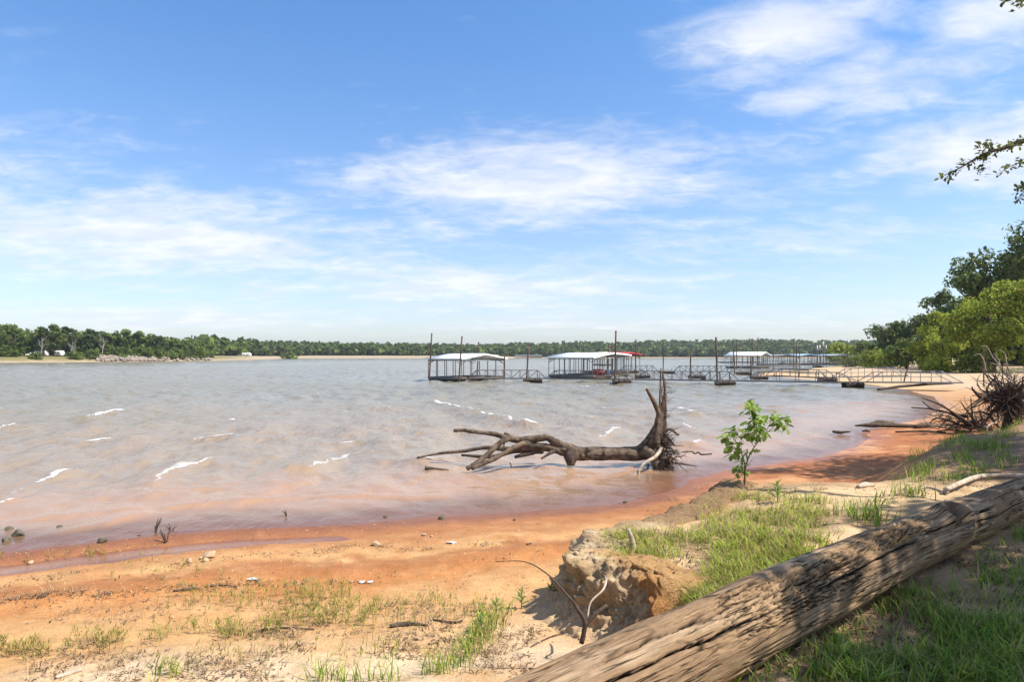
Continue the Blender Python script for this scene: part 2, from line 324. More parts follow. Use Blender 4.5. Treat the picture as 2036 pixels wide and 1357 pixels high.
def polar(r0, r1, nr, na, half):
    r = np.geomspace(r0, r1, nr); a = np.concatenate([np.linspace(-np.pi, -half, 40, endpoint=False), np.linspace(-half, half, na), np.linspace(half, np.pi, 41)[1:]])
    Rr, A = np.meshgrid(r, a, indexing='ij'); x = (Rr * np.sin(A)).ravel(); y = (Rr * np.cos(A)).ravel(); m = len(a)
    i, j = np.meshgrid(np.arange(nr - 1), np.arange(m - 1), indexing='ij')
    Fq = np.stack([i * m + j, (i + 1) * m + j, (i + 1) * m + j + 1, i * m + j + 1], -1).reshape(-1, 4); Fq = Fq[:, ::-1]
    return x, y, Fq
def mixc(c, d, f): return c + (np.asarray(d) - c) * np.asarray(f)[:, None]
def ground_colour(x, y, z, s, d, mb):
    r = np.hypot(x, y); n1 = fbm(x * .9, y * .9, 5, 31); n2 = fbm(x * 3.1, y * 3.1, 4, 33); n3 = fbm(x * .3, y * .3, 3, 35)
    sand = np.array([.53, .31, .14]); pale = np.array([.62, .465, .30]); orange = np.array([.46, .20, .07]); red = np.array([.30, .118, .052]); dred = np.array([.215, .082, .04])
    c = np.tile(sand, (len(x), 1)).astype(float)
    # bands parallel to the shore on the beach
    sb = s + .45 * n1 + .3 * n3
    c = mixc(c, orange, np.clip(.58 + .5 * np.sin(sb * 2.0 + .6) + .6 * n2, 0, 1) * ss(5.9, 3.6, sb))
    c = mixc(c, red, np.clip(.25 + .8 * np.sin(sb * 2.9 - 1.2) + .7 * n2, 0, .75) * ss(4.6, 2.2, sb))
    c = mixc(c, [.37, .165, .072], ss(2.5, 1.6, sb) * (.75 + .3 * n2))
    c = mixc(c, dred, ss(1.0, .35, s + .15 * n2) * .85)
    c = mixc(c, pale, ss(5.6, 6.8, sb) * np.clip(.9 + n2, 0, 1))
    # the right hand beach is red clay
    rr = ss(3.0, 6.0, x + .6 * n1) * (1 - ss(60, 82, r)) * (1 - ss(.2, .8, mb))
    c = mixc(c, np.array([.36, .142, .062]), rr * np.clip(.9 + .5 * n2, 0, 1))
    c = mixc(c, np.array([.43, .255, .13]), rr * ss(28, 44, r) * .8); c = mixc(c, np.array([.55, .30, .14]), rr * ss(.1, .5, n1 + .3 * n2) * .8)
    # bank top: trampled earth, dry leaf mould and sand patches
    top = mixc(np.tile([.37, .245, .135], (len(x), 1)).astype(float), [.60, .42, .24], ss(-.1, .35, n1 + .5 * n2))
    top = mixc(top, [.20, .135, .08], ss(.15, .5, n2 - .3 * n1) * .7)
    top = mixc(top, [.62, .44, .25], np.exp(-((x - 4.6)**2 / 2.2 + (y - 8.9)**2 / 1.2)))      # bare sand behind the log
    top = mixc(top, [.27, .155, .095], ss(6.0, 7.5, x) * ss(9, 11, y) * .85)                    # brown earth of the right bank
    c = mixc(c, top, mb)
    edge = np.exp(-(d / .45)**2) * ss(-4, 0, x) * ss(3.6, 5, y) * (1 - ss(18, 24, r))
    c = mixc(c, [.47, .25, .105], edge * .7)
    # far land
    far = ss(54, 78, r)
    fc = mixc(np.tile([.50, .365, .235], (len(x), 1)).astype(float), [.55, .37, .21], ss(7, 2.5, s + 3 * n3))
    fc = mixc(fc, [.13, .125, .05], ss(30, 44, s + 20 * fbm(x * .05, y * .05, 3, 41)))
    lf = ss(40, -60, x) * ss(120, 220, y)
    fl = mixc(np.tile([.36, .285, .195], (len(x), 1)).astype(float), [.20, .175, .075], ss(1.5, 4.5, s) * ss(560, 440, y)); fl = mixc(fl, [.07, .075, .03], ss(45, 70, s))
    fc = mixc(fc, fl, lf); c = mixc(c, fc, far)
    c = mixc(c, [.24, .10, .05], ss(0, -.5, s) * (1 - far))
    wet = ss(1.15, .2, s) * (1 - ss(.2, .6, mb)) * (1 - far)
    return np.clip(c, .01, .9), wet
x, y, Fq = polar(1.2, 3200, 840, 300, R(42))
z, s, d, mb = height(x, y, True); c, wet = ground_colour(x, y, z, s, d, mb)
gr = link('ground', mesh('ground', np.stack([x, y, z], 1), Fq, c, True, {'wet': wet}), MT['ground'], kind='structure')

# ---------------------------------------------------------------- water with real waves
CAPS = [(178, 838, 245, 820, 1.0), (160, 880, 228, 872, .9), (0, 858, 34, 852, .9), (380, 876, 468, 870, .8), (60, 962, 135, 942, 1.0), (0, 992, 62, 965, .45), (0, 1008, 34, 998, .9),
        (290, 970, 422, 914, .62), (612, 940, 696, 900, .55), (460, 1008, 618, 948, .22), (286, 990, 292, 976, .35), (120, 1062, 280, 1026, .30), (735, 818, 785, 814, .6), (865, 802, 950, 822, .7), (955, 828, 1068, 852, .85),
        (1145, 832, 1190, 830, .6), (1150, 768, 1212, 772, .7), (1195, 812, 1255, 818, .5), (1345, 812, 1398, 828, .6), (1190, 876, 1240, 854, .7), (1140, 832, 1188, 836, .5), (1352, 850, 1384, 860, .6),
        (840, 925, 890, 916, .6), (1385, 890, 1400, 880, .6), (1490, 770, 1530, 771, .35), (1600, 800, 1650, 803, .3), (1560, 812, 1600, 820, .3), (1470, 812, 1500, 806, .3), (1300, 775, 1330, 778, .3), (1380, 770, 1420, 771, .3)]
capw = []
for (a, b, c_, e, k) in CAPS:
    p, q = wl_pt(a, b), wl_pt(c_, e); capw.append((p[0], p[1], q[0], q[1], k))
for i in range(330):
    D = (48 + 260 * rng.random()**1.7) if i < 200 else 24 + 40 * rng.random(); xx = (rng.random() * 1.5 - .78) * D; L = (.5 + 1.1 * rng.random()) if i < 200 else .25 + .6 * rng.random(); t = rng.normal(0, .35)
    if shore_s(np.array([xx]), np.array([D]))[0] < -6: capw.append((xx, D, xx + L * math.sin(t), D - L * math.cos(t), .25 + .35 * rng.random()))
def waves(x, y, s):
    g = np.random.default_rng(3); h = np.zeros_like(x); r = np.hypot(x, y)
    dep = ss(.3, 9, -s); gust = .75 + .5 * fbm(x * .05, y * .05, 3, 51)
    wv = [fbm(x / 12 + q, y / 12, 2, 60 + q) for q in range(3)]
    for lam, amp, spread in [(6.2, .030, .25), (4.4, .040, .3), (3.3, .040, .4), (2.4, .034, .5), (1.75, .024, .6), (1.2, .017, .7), (.85, .011, .8), (.6, .0075, .9), (.42, .005, 1.0)]:
        for rep in range(3):
            th = R(12) + g.normal(0, spread); kx, ky = math.cos(th) * 2 * np.pi / lam, math.sin(th) * 2 * np.pi / lam
            ph = kx * x + ky * y + g.random() * 6.28 + 2.4 * wv[rep]
            fade = 1 - ss(lam * 55, lam * 160, r)
            w_ = np.sin(ph); h += amp * .78 * fade * (w_ + .35 * w_ * np.abs(w_)) * (.35 + .65 * dep if lam < 2 else .12 + .88 * dep)
    h = h * gust; foam = np.zeros_like(x)
    lap = np.maximum(0, np.cos(2 * np.pi * (s + 1.1 * fbm(x * .22, y * .22, 3, 55)) / 2.1))**7; h = h + .04 * lap * ss(.3, 1.0, -s) * ss(9, 3, -s) * (1 - ss(30, 45, r)) * ss(-.3, .2, fbm(x * .3 + 5, y * .3, 2, 57))
    for (x0, y0, x1, y1, k) in capw:
        if max(abs(x0), abs(y0)) > 400: continue
        m = (x > min(x0, x1) - 3.5) & (x < max(x0, x1) + 2) & (y > min(y0, y1) - 3) & (y < max(y0, y1) + 3)
        if not m.any(): continue
        xx, yy = x[m], y[m]; ex, ey = x1 - x0, y1 - y0; L = math.hypot(ex, ey) + 1e-6
        if ey > 0: nx, ny = ey / L, -ex / L
        else: nx, ny = -ey / L, ex / L
        t = ((xx - x0) * ex + (yy - y0) * ey) / L; bend = .22 * fbm(t * .9 + x0, t * 0 + y0, 3, 77)
        q = (xx - x0) * nx + (yy - y0) * ny - bend + .11 * fbm(xx * 4.2, yy * 4.2, 3, 78)
        along = ss(-.5, .25, t) * ss(L + .5, L - .25, t)
        sh = along * np.exp(-(np.where(q < 0, q / .75, q / .22))**2)
        sz = .6 + .5 * min(1.0, L / 3)
        h[m] += .17 * sz * k**.5 * sh * min(1, .3 + y0 / 40)
        wv_ = .25 + 2.3 * vn(t * 1.9 + x0 * 3, t * 0 + y0, 5)**2; tp = np.sin(np.pi * np.clip(t / L, 0, 1))**.5 * (.35 + .9 * np.clip(t / L if abs(y1) > abs(y0) else 1 - t / L, 0, 1))
        f = along * np.exp(-(np.where(q < 0, q / (.24 * wv_ * tp + .03), (q + .01) / .10))**2) * (.57 + .30 * k) + along * np.exp(-((q + .8) / .7)**2) * .5 * k * vn(xx * 2.2, yy * 2.2, 6)
        foam[m] = np.maximum(foam[m], np.clip(f * k**.35, 0, 1))
    return h, foam
x, y, Fq = polar(6.5, 3000, 1000, 480, R(41))
zt, s, _, _ = height(x, y, True)
keep = (zt < .10)[Fq].any(1); Fq = Fq[keep]; used = np.unique(Fq); idx = np.full(len(x), -1); idx[used] = np.arange(len(used)); Fq = idx[Fq]
x, y, s, zt = [v[used] for v in (x, y, s, zt)]; h, foam = waves(x, y, s)
depth = np.clip(h - zt, 0, 3); r = np.hypot(x, y)
n = fbm(x * .10, y * .25, 4, 71); n2 = fbm(x * .6, y * .6, 3, 73)
c = np.tile([.185, .163, .113], (len(x), 1)).astype(float)
c = mixc(c, [.245, .188, .132], ss(60, 22, r + 10 * n)); c = mixc(c, [.315, .192, .12], ss(8, 1.0, -s + 3 * n + n2) * (1 - ss(40, 80, r)))
edge = ss(.16, .0, -s) * 0
shore_foam = np.exp(-((s + .16 + .10 * n2) / .07)**2) * .42 * ss(-.25, .3, fbm(x * .8, y * .8, 3, 79)) * (1 - ss(30, 40, r))
foam = np.maximum(foam, shore_foam)
clear = .75 * ss(.20, .0, depth)
lake = link('lake_water', mesh('lake_water', np.stack([x, y, h * ss(-.1, 1.2, -s)], 1), Fq, c, True, {'foam': foam, 'clear': clear, 'chop': (.28 + .72 * ss(1, 16, -s)) * (.65 + .7 * np.clip(.5 + fbm(x * .06, y * .06, 3, 81), 0, 1))}), MT['water'], kind='structure')

# ---------------------------------------------------------------- eroded clay face of the bank
def clay_face():
    E = catmull([(1.38, 5.45), (1.20, 5.95), (.82, 6.40), (.58, 6.92), (.98, 7.5), (1.95, 8.5), (2.75, 9.6), (3.3, 10.55), (4.0, 11.0)], 64)
    T = np.gradient(E, axis=0); T /= np.linalg.norm(T, axis=1)[:, None]; N = np.stack([-T[:, 1], T[:, 0]], 1)       # towards the beach
    L = np.concatenate([[0], np.cumsum(np.linalg.norm(np.diff(E, axis=0), axis=1))]); m = 78; tt = np.linspace(0, 1, m)
    u = np.broadcast_to(L[:, None], (len(E), m)); v = np.broadcast_to(tt, u.shape); ends = ss(0, .3, u) * ss(L[-1], L[-1] - .8, u)
    out = np.interp(v, [0, .25, .38, .7, 1], [-.50, -.12, .06, .20, .56])
    bx, by = E[:, 0], E[:, 1]; topz = height(bx - .42 * N[:, 0], by - .42 * N[:, 1]); botz = height(bx + .60 * N[:, 0], by + .60 * N[:, 1])
    k = np.interp(v, [0, .22, .34, .52, .8, 1], [1, 1.0, .93, .52, .14, 0])
    lump = fbm(u * 1.7, v * 1.5 + 3, 4, 91); bil = np.abs(fbm(u * 3.6, v * 4.2, 4, 93)); bil2 = np.abs(fbm(u * 16, v * 13, 3, 96)); gul = np.clip(.28 - np.abs(fbm(u * 2.4, v * .5, 3, 95)), 0, 1) / .28
    env = np.sin(np.pi * np.clip(v, 0, 1))**.6 * (.25 + .75 * ends) * ss(1.0, .72, v) * (1 - .6 * ss(1.9, 2.9, u))
    o2 = out + env * (.24 * lump + .20 * bil + .10 * bil2)
    X = bx[:, None] + N[:, :1] * o2; Y = by[:, None] + N[:, 1:] * o2
    g0 = height(X.ravel(), Y.ravel()).reshape(X.shape)
    Zc = (topz[:, None] + .03) * k + (g0 + .015 - .06 * ss(.68, 1, v)) * (1 - k) + env * (.08 * lump + .12 * bil + .07 * bil2)
    Z = Zc * ends + (g0 - .05) * (1 - ends); Z = np.where((v < .03) | (v > .97), g0 - .07, Z)
    V = np.stack([X, Y, Z], -1).reshape(-1, 3); i, j = np.meshgrid(np.arange(len(E) - 1), np.arange(m - 1), indexing='ij')
    Fq = np.stack([i * m + j, i * m + j + 1, (i + 1) * m + j + 1, (i + 1) * m + j], -1).reshape(-1, 4)[:, ::-1]
    uu, vv = u.ravel(), v.ravel(); c = np.tile([.47, .325, .18], (len(V), 1)).astype(float)
    c = mixc(c, [.58, .43, .265], ss(-.2, .35, fbm(uu * 3, vv * 4, 4, 97)))
    c = mixc(c, [.45, .225, .085], ss(1.15, .7, uu + .5 * fbm(uu * 2, vv * 3, 3, 98) + .5 * vv))
    c = mixc(c, [.44, .26, .115], ss(.34, .2, vv + .15 * fbm(uu * 3, vv, 3, 94)) * ss(1.7, 1.1, uu)); c = mixc(c, [.30, .19, .10], ss(2.7, 3.5, uu + .5 * fbm(uu * 2, vv * 3, 3, 99)))
    c = mixc(c, [.56, .38, .22], ss(.60, .82, vv + .12 * fbm(uu * 4, vv * 4, 3, 92))); return V, Fq, c
V, Fq, c = clay_face()
link('clay_bank', mesh('clay_bank', V, Fq, c, True, {'wet': np.zeros(len(V))}), MT['clay'], kind='structure')

# ---------------------------------------------------------------- the big weathered log in front
def log_mat():
    m = bpy.data.materials.new('weathered_log'); m.use_nodes = True; t = NT(m.node_tree)
    at = t.n('ShaderNodeAttribute', attribute_name='Col').outputs['Color']; uvv = t.n('ShaderNodeAttribute', attribute_name='grain').outputs['Vector']
    g1 = t.noise(t.n('ShaderNodeMapping', {'Vector': uvv, 'Scale': (2.4, 38, 1)}).outputs[0], 3.0, 7, .78, .3)
    g2 = t.noise(t.n('ShaderNodeMapping', {'Vector': uvv, 'Scale': (3.0, 16, 1)}).outputs[0], 2.0, 5, .65, .5)
    fac = t.n('ShaderNodeMapRange', {0: t.m('ADD', t.m('MULTIPLY', g1, .6), t.m('MULTIPLY', g2, .4)), 1: .3, 2: .7, 3: .36, 4: 1.30}).outputs[0]
    c = t.mix(1.0, at, t.n('ShaderNodeCombineColor', {0: fac, 1: fac, 2: fac}).outputs[0], 'MULTIPLY')
    vm = t.n('ShaderNodeMapping', {'Vector': t.n('ShaderNodeVectorMath', {0: uvv, 1: t.n('ShaderNodeVectorMath', {0: t.n('ShaderNodeTexNoise', {'Vector': uvv, 'Scale': 7.0, 'Detail': 4.0}).outputs[1], 1: (.05, .022, 0)}, operation='MULTIPLY').outputs[0]}, operation='ADD').outputs[0], 'Scale': (1.7, 27, 1)}).outputs[0]
    ed = t.n('ShaderNodeTexVoronoi', {'Vector': vm, 'Scale': 1.0, 'Randomness': 1.0}, feature='DISTANCE_TO_EDGE').outputs[0]
    mk = t.ramp(t.noise(uvv, 3.4, 3, .6), .40, .60)
    fis = t.m('SUBTRACT', 1.0, t.m('MULTIPLY', t.m('SUBTRACT', 1.0, t.ramp(ed, .0, .08)), t.m('MULTIPLY', mk, .88)))
    c = t.mix(1.0, c, t.n('ShaderNodeCombineColor', {0: fis, 1: fis, 2: fis}).outputs[0], 'MULTIPLY')
    bn = t.n('ShaderNodeBump', {'Strength': .8, 'Distance': .012, 'Height': t.m('ADD', t.m('MULTIPLY', g1, .6), fis)})
    b = t.n('ShaderNodeBsdfPrincipled', {'Base Color': c, 'Roughness': .9, 'Specular IOR Level': .15, 'Normal': bn.outputs[0]})
    t.n('ShaderNodeOutputMaterial', {'Surface': b}); return m
def big_log():
    A = np.array([[-.75, 2.72, 1.14], [-.04, 3.2, 1.20], [1.49, 4.28, 1.335], [3.4, 5.72, 1.44], [5.5, 7.28, 1.52], [8.6, 9.6, 1.6]])
    root = thing('fallen_log', 'huge weathered grey log with deep cracks lying diagonally across the foreground', 'log', tuple(A[0]))
    A[:, 2] -= .03; C = catmull(A, 145); nu = len(C); nvv = 210; C[:, 2] += .018 * fbm(C[:, 0] * 1.1, C[:, 0] * 0, 3, 109); C[:, 1] += .03 * fbm(C[:, 0] * .9, C[:, 0] * 0 + 4, 3, 110)
    L = np.concatenate([[0], np.cumsum(np.linalg.norm(np.diff(C, axis=0), axis=1))])
    T = np.gradient(C, axis=0); T /= np.linalg.norm(T, axis=1)[:, None]; S = np.cross(T, [0, 0, 1]); S /= np.linalg.norm(S, axis=1)[:, None]; U = np.cross(S, T)
    th = np.linspace(0, 2 * np.pi, nvv, endpoint=False); u = np.broadcast_to(L[:, None], (nu, nvv)); v = np.broadcast_to(th, (nu, nvv))   # th=0 faces the camera side, pi/2 up
    rad = np.interp(L, [0, 1, 2.6, 5, 7.6, 11.5], [.228, .230, .240, .208, .186, .16])[:, None] * np.ones(nvv)
    cv, sv = np.cos(v), np.sin(v)
    rad = rad * (1 + .07 * fbm(u * .8 + 2 * cv, 2 * sv + u * .3, 3, 101) + .035 * fbm(u * 2.2 + 3 * cv, 4 * sv, 3, 103))
    tw = v + .035 * u                                                                     # grain turns slowly round the stem
    rad = rad + .0022 * fbm(u * 1.4, np.sin(tw) * 14 + np.cos(tw) * 9, 4, 105) + .0016 * fbm(u * 3, np.sin(tw) * 40 + np.cos(tw) * 31, 3, 107)
    crack = np.zeros((nu, nvv)); g = np.random.default_rng(12)
    def groove(u0, u1, v0, wd, dp, wob=.06, seed=0):
        a_, b_ = np.searchsorted(L, [u0, u1]); full = np.zeros((nu, nvv))
        if b_ - a_ < 2: return full
        uL = L[a_:b_][:, None]; vc = v0 - .035 * uL + wob * fbm(uL * 2.2, uL * 0 + seed, 4, seed) + .03 * fbm(uL * 9, uL * 0, 2, seed + 3)
        dv = (th[None] - vc + np.pi) % (2 * np.pi) - np.pi; env = ss(u0, u0 + .25 * (u1 - u0) + .05, uL) * ss(u1, u1 - .25 * (u1 - u0) - .05, uL)
        wloc = wd * (.35 + .9 * env) * (.7 + .5 * vn(uL * 6, uL * 0 + seed, seed)); full[a_:b_] = dp * env * np.exp(-(np.abs(dv) / wloc)**3)
        return full
    for (u0, u1, v0, wd, dp) in [(.9, 2.9, .75, .026, .06), (1.3, 2.5, 1.25, .018, .04), (2.2, 4.2, 1.05, .022, .05), (2.9, 5.0, .72, .026, .055), (4.6, 6.6, .95, .02, .045), (5.4, 8.0, .55, .02, .04), (6.2, 9.0, 1.25, .025, .035), (3.4, 4.9, 1.5, .02, .03), (.2, 1.6, .35, .025, .04), (.1, 1.2, 1.6, .015, .02)]:
        crack = np.maximum(crack, groove(u0, u1, v0, wd, dp, .10, int(u0 * 100)))
    for i in range(170):
        u0 = g.random() * 9; ln = .25 + 1.0 * g.random()**2; v0 = -.7 + 2.9 * g.random()
        crack = np.maximum(crack, groove(u0, u0 + ln, v0, .006 + .010 * g.random(), .006 + .020 * g.random(), .05, 300 + i))
    # short cross checks break the rotten middle into blocks
    rot = np.exp(-((u - 3.05) / .75)**2) * ss(.05, .35, v) * ss(1.75, 1.3, v) + .8 * np.exp(-((u - 4.5) / .6)**2) * ss(.7, .9, v) * ss(1.7, 1.4, v)
    cellu = u * 13 + 2.6 * fbm(u * 3, v * 9, 2, 121); k = np.floor(v * 13 + 1.2 * fbm(u * 2, v * 3, 2, 123)); off = _hash(k, k * 0, 9)
    cu = np.abs((cellu + off * 7) % 1 - .5); crack = np.maximum(crack, rot * .040 * ss(.17, .0, cu) * (vn(u * 7, v * 7, 125) > .35))
    kv = np.abs((v * 13 + 1.2 * fbm(u * 2, v * 3, 2, 123)) % 1 - .5); crack = np.maximum(crack, rot * .048 * ss(.18, .0, kv) * (vn(u * 5, v * 5, 127) > .28))
    blockh = rot * .03 * (_hash(np.floor(cellu + off * 7), k, 4) - .5)
    rad = rad + blockh - crack * (.75 + .5 * vn(u * 20, v * 20, 129))
    # knot with a torn socket, near the right
    ku, kv0 = 5.62, .95; du = (u - ku) / .16; dv = (v - kv0) / .62; q = np.sqrt(du**2 + dv**2)
    rad = rad + .045 * np.exp(-((q - 1.0) / .45)**2) - .075 * np.exp(-(q / .62)**2) * (.6 + .7 * vn(u * 22, v * 9, 133))
    P = C[:, None, :] + rad[..., None] * (-(cv[..., None]) * -S[:, None, :] + sv[..., None] * U[:, None, :]) - np.array(A[0])
    i, j = np.meshgrid(np.arange(nu - 1), np.arange(nvv), indexing='ij')
    Fq = np.stack([i * nvv + j, i * nvv + (j + 1) % nvv, (i + 1) * nvv + (j + 1) % nvv, (i + 1) * nvv + j], -1).reshape(-1, 4)
    uf, vf, cf, rf = u.ravel(), v.ravel(), crack.ravel(), rot.ravel()
    c = np.tile([.27, .172, .098], (len(uf), 1)).astype(float)
    c = mixc(c, [.38, .268, .168], ss(-.1, .4, fbm(uf * 1.5, vf * 3, 4, 141)))
    c = mixc(c, [.115, .078, .05], ss(.0, .35, fbm(uf * 1.6 + 9, vf * 2.9, 4, 143)) * .85 * ss(3.4, 4.4, uf + .8 * vf))
    c = mixc(c, [.36, .235, .125], np.clip(rf, 0, 1) * .75); c = mixc(c, [.50, .25, .08], np.exp(-((uf - 4.55) / .22)**2 - ((vf - .88) / .11)**2) * .9)
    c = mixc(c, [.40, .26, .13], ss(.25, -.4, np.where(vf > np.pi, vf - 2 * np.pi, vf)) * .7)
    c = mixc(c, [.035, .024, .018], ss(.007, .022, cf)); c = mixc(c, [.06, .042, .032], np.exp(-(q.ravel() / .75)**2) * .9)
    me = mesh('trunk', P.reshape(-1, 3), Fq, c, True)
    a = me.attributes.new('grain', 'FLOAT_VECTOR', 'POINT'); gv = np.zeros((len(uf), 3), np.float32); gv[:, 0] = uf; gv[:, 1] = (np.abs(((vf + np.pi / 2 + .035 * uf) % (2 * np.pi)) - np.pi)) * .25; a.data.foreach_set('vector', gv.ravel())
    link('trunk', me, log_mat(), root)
    return root
big_log()

# ---------------------------------------------------------------- fallen tree in the shallows
def Z(zx, zy, D, ox=820, oy=720, sc=3.393): return at(ox + zx / sc, oy + zy / sc, D)
def fallen_tree():
    D = 18.4; root = thing('uprooted_tree', 'bare uprooted tree lying in the shallows with its upright root plate at the right', 'fallen tree', tuple(at(1180, 915, D)))
    k = D / F / 3.393
    def br(name, pts, rads, n=9, mat='driftwood', rough=.28, sd_=0, dd=None):
        P = [Z(a[0], a[1], D + (a[2] if len(a) > 2 else 0)) for a in pts]
        return tube(name, P, [q * k for q in rads], MT[mat], root, n, 7, rough, sd_)
    br('trunk', [(1665, 590), (1600, 600), (1500, 618), (1350, 622), (1200, 622), (1100, 618), (1040, 600), (980, 585)], [70, 58, 47, 44, 44, 46, 38, 24], 44, rough=.26, sd_=1)
    br('branch', [(1100, 610), (1010, 570), (950, 535), (900, 512), (800, 522), (700, 528), (640, 515), (560, 490), (430, 475), (350, 463), (278, 466)], [42, 30, 26, 24, 22, 20, 19, 16, 14, 12, 11], sd_=2)
    br('branch', [(1060, 615), (960, 590), (850, 572), (760, 572), (660, 592, .2), (500, 580, .3), (350, 602, .4), (200, 616, .4), (30, 648, .4)], [40, 32, 28, 22, 20, 14, 12, 10, 6], sd_=3)
    br('branch', [(790, 545), (720, 562, -.3), (640, 606, -.5), (540, 660, -.7), (400, 722, -1.0)], [20, 17, 16, 15, 12], sd_=4)
    br('branch', [(720, 525), (640, 520, -.2), (560, 572, -.4), (480, 648, -.6), (370, 722, -.9)], [20, 19, 18, 17, 15], sd_=5)
    br('branch', [(880, 600, .3), (700, 605, .6), (620, 622, .7), (520, 642, .8), (330, 630, .9)], [22, 15, 14, 15, 8], sd_=6, mat='dark_wood')
    br('branch', [(860, 590, .1), (810, 612, 0), (690, 645, -.1)], [18, 16, 10], sd_=7, mat='dark_wood')
    br('branch', [(960, 600, -.1), (915, 625, -.2), (870, 655, -.3)], [14, 11, 6], sd_=8, mat='dark_wood')
    br('branch', [(620, 545), (617, 565), (612, 572)], [6, 5, 3], 6, sd_=9)
    br('branch', [(620, 480, .2), (660, 500, .2)], [10, 12], 7, sd_=10)
    br('branch_stub', [(1085, 610, -.1), (1068, 650, -.2), (1068, 700, -.25)], [48, 42, 26], 14, sd_=11, mat='dark_wood')
    br('branch', [(85, 716, -.9), (160, 726, -.9), (245, 734, -.9)], [13, 11, 6], sd_=12, mat='dark_wood')
    for (a, b, s_) in [(1190, 566, .30), (1300, 598, .44), (1150, 612, .46)]:
        p = Z(a, b + 22, D - .17 - s_ * .06); V, Fq = tube_arrays([p + np.array([0, .05, -.02]), p, p + np.array([0, -.012, .004])], [.07, .05, .03], 12, 3, .15, int(a)); link('knot', mesh('knot', V - rel(root), fixq(Fq), smooth=True), MT['driftwood'], root)
    # buttress roots
    br('root', [(1500, 615), (1570, 560), (1640, 440, .1), (1685, 300, .1), (1700, 200, .05), (1685, 60, 0)], [34, 32, 17, 9, 6, 3], 24, sd_=13)
    br('root', [(1600, 590, -.1), (1650, 480, -.1), (1672, 400, -.1), (1672, 250, -.1), (1676, 45, -.1)], [28, 18, 12, 8, 4], 9, sd_=14)
    br('root', [(1620, 560, -.2), (1655, 400, -.2), (1655, 330, -.2), (1605, 230, -.25), (1580, 182, -.3)], [26, 20, 16, 12, 9], 9, sd_=15)
    for q in range(9): br('root', [(1640 + 6 * q, 560, -.3 + .08 * q), (1655 + 6 * q, 420, -.25 + .07 * q), (1668 + 4 * q + 9 * math.sin(q * 2.1), 300, -.2 + .05 * q), (1672 + 4 * q + 14 * math.sin(q * 1.3), 140 + 22 * ((q * 5) % 9), -.2 + .05 * q)], [17, 12, 7, 3], 7, mat=('driftwood', 'dark_wood')[q % 2], sd_=130 + q)
    br('root', [(1640, 600), (1690, 500, .3), (1705, 330, .3), (1700, 110, .3)], [30, 20, 12, 6], 8, sd_=16)
    br('root', [(1560, 600, -.2), (1620, 640, -.4), (1640, 700, -.5), (1632, 775, -.5)], [40, 32, 22, 12], 9, sd_=17)
    br('root', [(1600, 600, -.1), (1690, 650, -.4), (1670, 720, -.5), (1648, 765, -.5)], [36, 26, 24, 10], 9, sd_=18)
    br('root', [(1680, 585, -.5), (1640, 640, -.8), (1560, 690, -1.0), (1515, 745, -1.1), (1415, 840, -1.3)], [11, 12, 10, 7, 3], 9, mat='pale_wood', sd_=19)
    br('root', [(1530, 730, -1.1), (1520, 780, -1.15), (1490, 848, -1.25)], [10, 8, 5], 7, mat='pale_wood', sd_=20)
    br('root', [(1520, 745, -1.1), (1490, 790, -1.1), (1470, 850, -1.15)], [7, 5, 3], 7, mat='pale_wood', sd_=21)
    br('root', [(1590, 690, -.6), (1588, 750, -.65), (1592, 800, -.7)], [8, 6, 4], 7, sd_=22)
    br('root', [(1690, 480, .1), (1740, 455, .1), (1790, 490, .1), (1800, 490, .1)], [12, 10, 8, 4], 8, sd_=23)
    br('root', [(1690, 470, .1), (1730, 520, .1), (1770, 565, .1)], [13, 10, 5], 8, sd_=24)
    br('root', [(1820, 610, .1), (1880, 606, .1), (1905, 620, .1), (1930, 612, .1), (1950, 626, .1), (2020, 622, .1)], [4, 5, 5, 5, 6, 5], 6, mat='dark_wood', sd_=25)
    br('root', [(1740, 680, -.2), (1820, 690, -.2), (1920, 708, -.2)], [8, 6, 3], 6, mat='dark_wood', sd_=26)
    parts = []; g = np.random.default_rng(5); c0 = Z(1680, 600, D)
    for i in range(330):
        an = g.random() * 6.28; rr = .12 + .5 * g.random(); st = c0 + np.array([.0 + .12 * g.random(), math.cos(an) * rr * 1.3, math.sin(an) * rr * .85 - .08])
        dr = np.array([.15 + .5 * g.random(), .8 * math.cos(an), .8 * math.sin(an)]); L = .18 + .62 * g.random()**1.8; P = [st]
        for q in range(5): dr = dr + g.normal(0, .45, 3) + np.array([0, 0, -.05]); P.append(P[-1] + dr / np.linalg.norm(dr) * L / 5)
        r0 = .006 + .022 * g.random()**2.5; parts.append(tube_arrays(np.array(P), np.linspace(r0, r0 * .3, 6), 5, 2))
    for i in range(46):          # fine side roots on the standing roots
        zy = 120 + 380 * g.random(); st = Z(1690, zy, D + .1); dr = np.array([g.normal(.5, .5), g.normal(0, .6), g.normal(.1, .3)]); L = .12 + .35 * g.random(); P = [st]
        for q in range(4): dr = dr + g.normal(0, .3, 3); P.append(P[-1] + dr / np.linalg.norm(dr) * L / 4)
        parts.append(tube_arrays(np.array(P), np.linspace(.008, .003, 5), 5, 2))
    V, Fq = joined(parts); link('root_tangle', mesh('root_tangle', V - rel(root), fixq(Fq), smooth=True), MT['dark_wood'], root, kind='stuff')
fallen_tree()

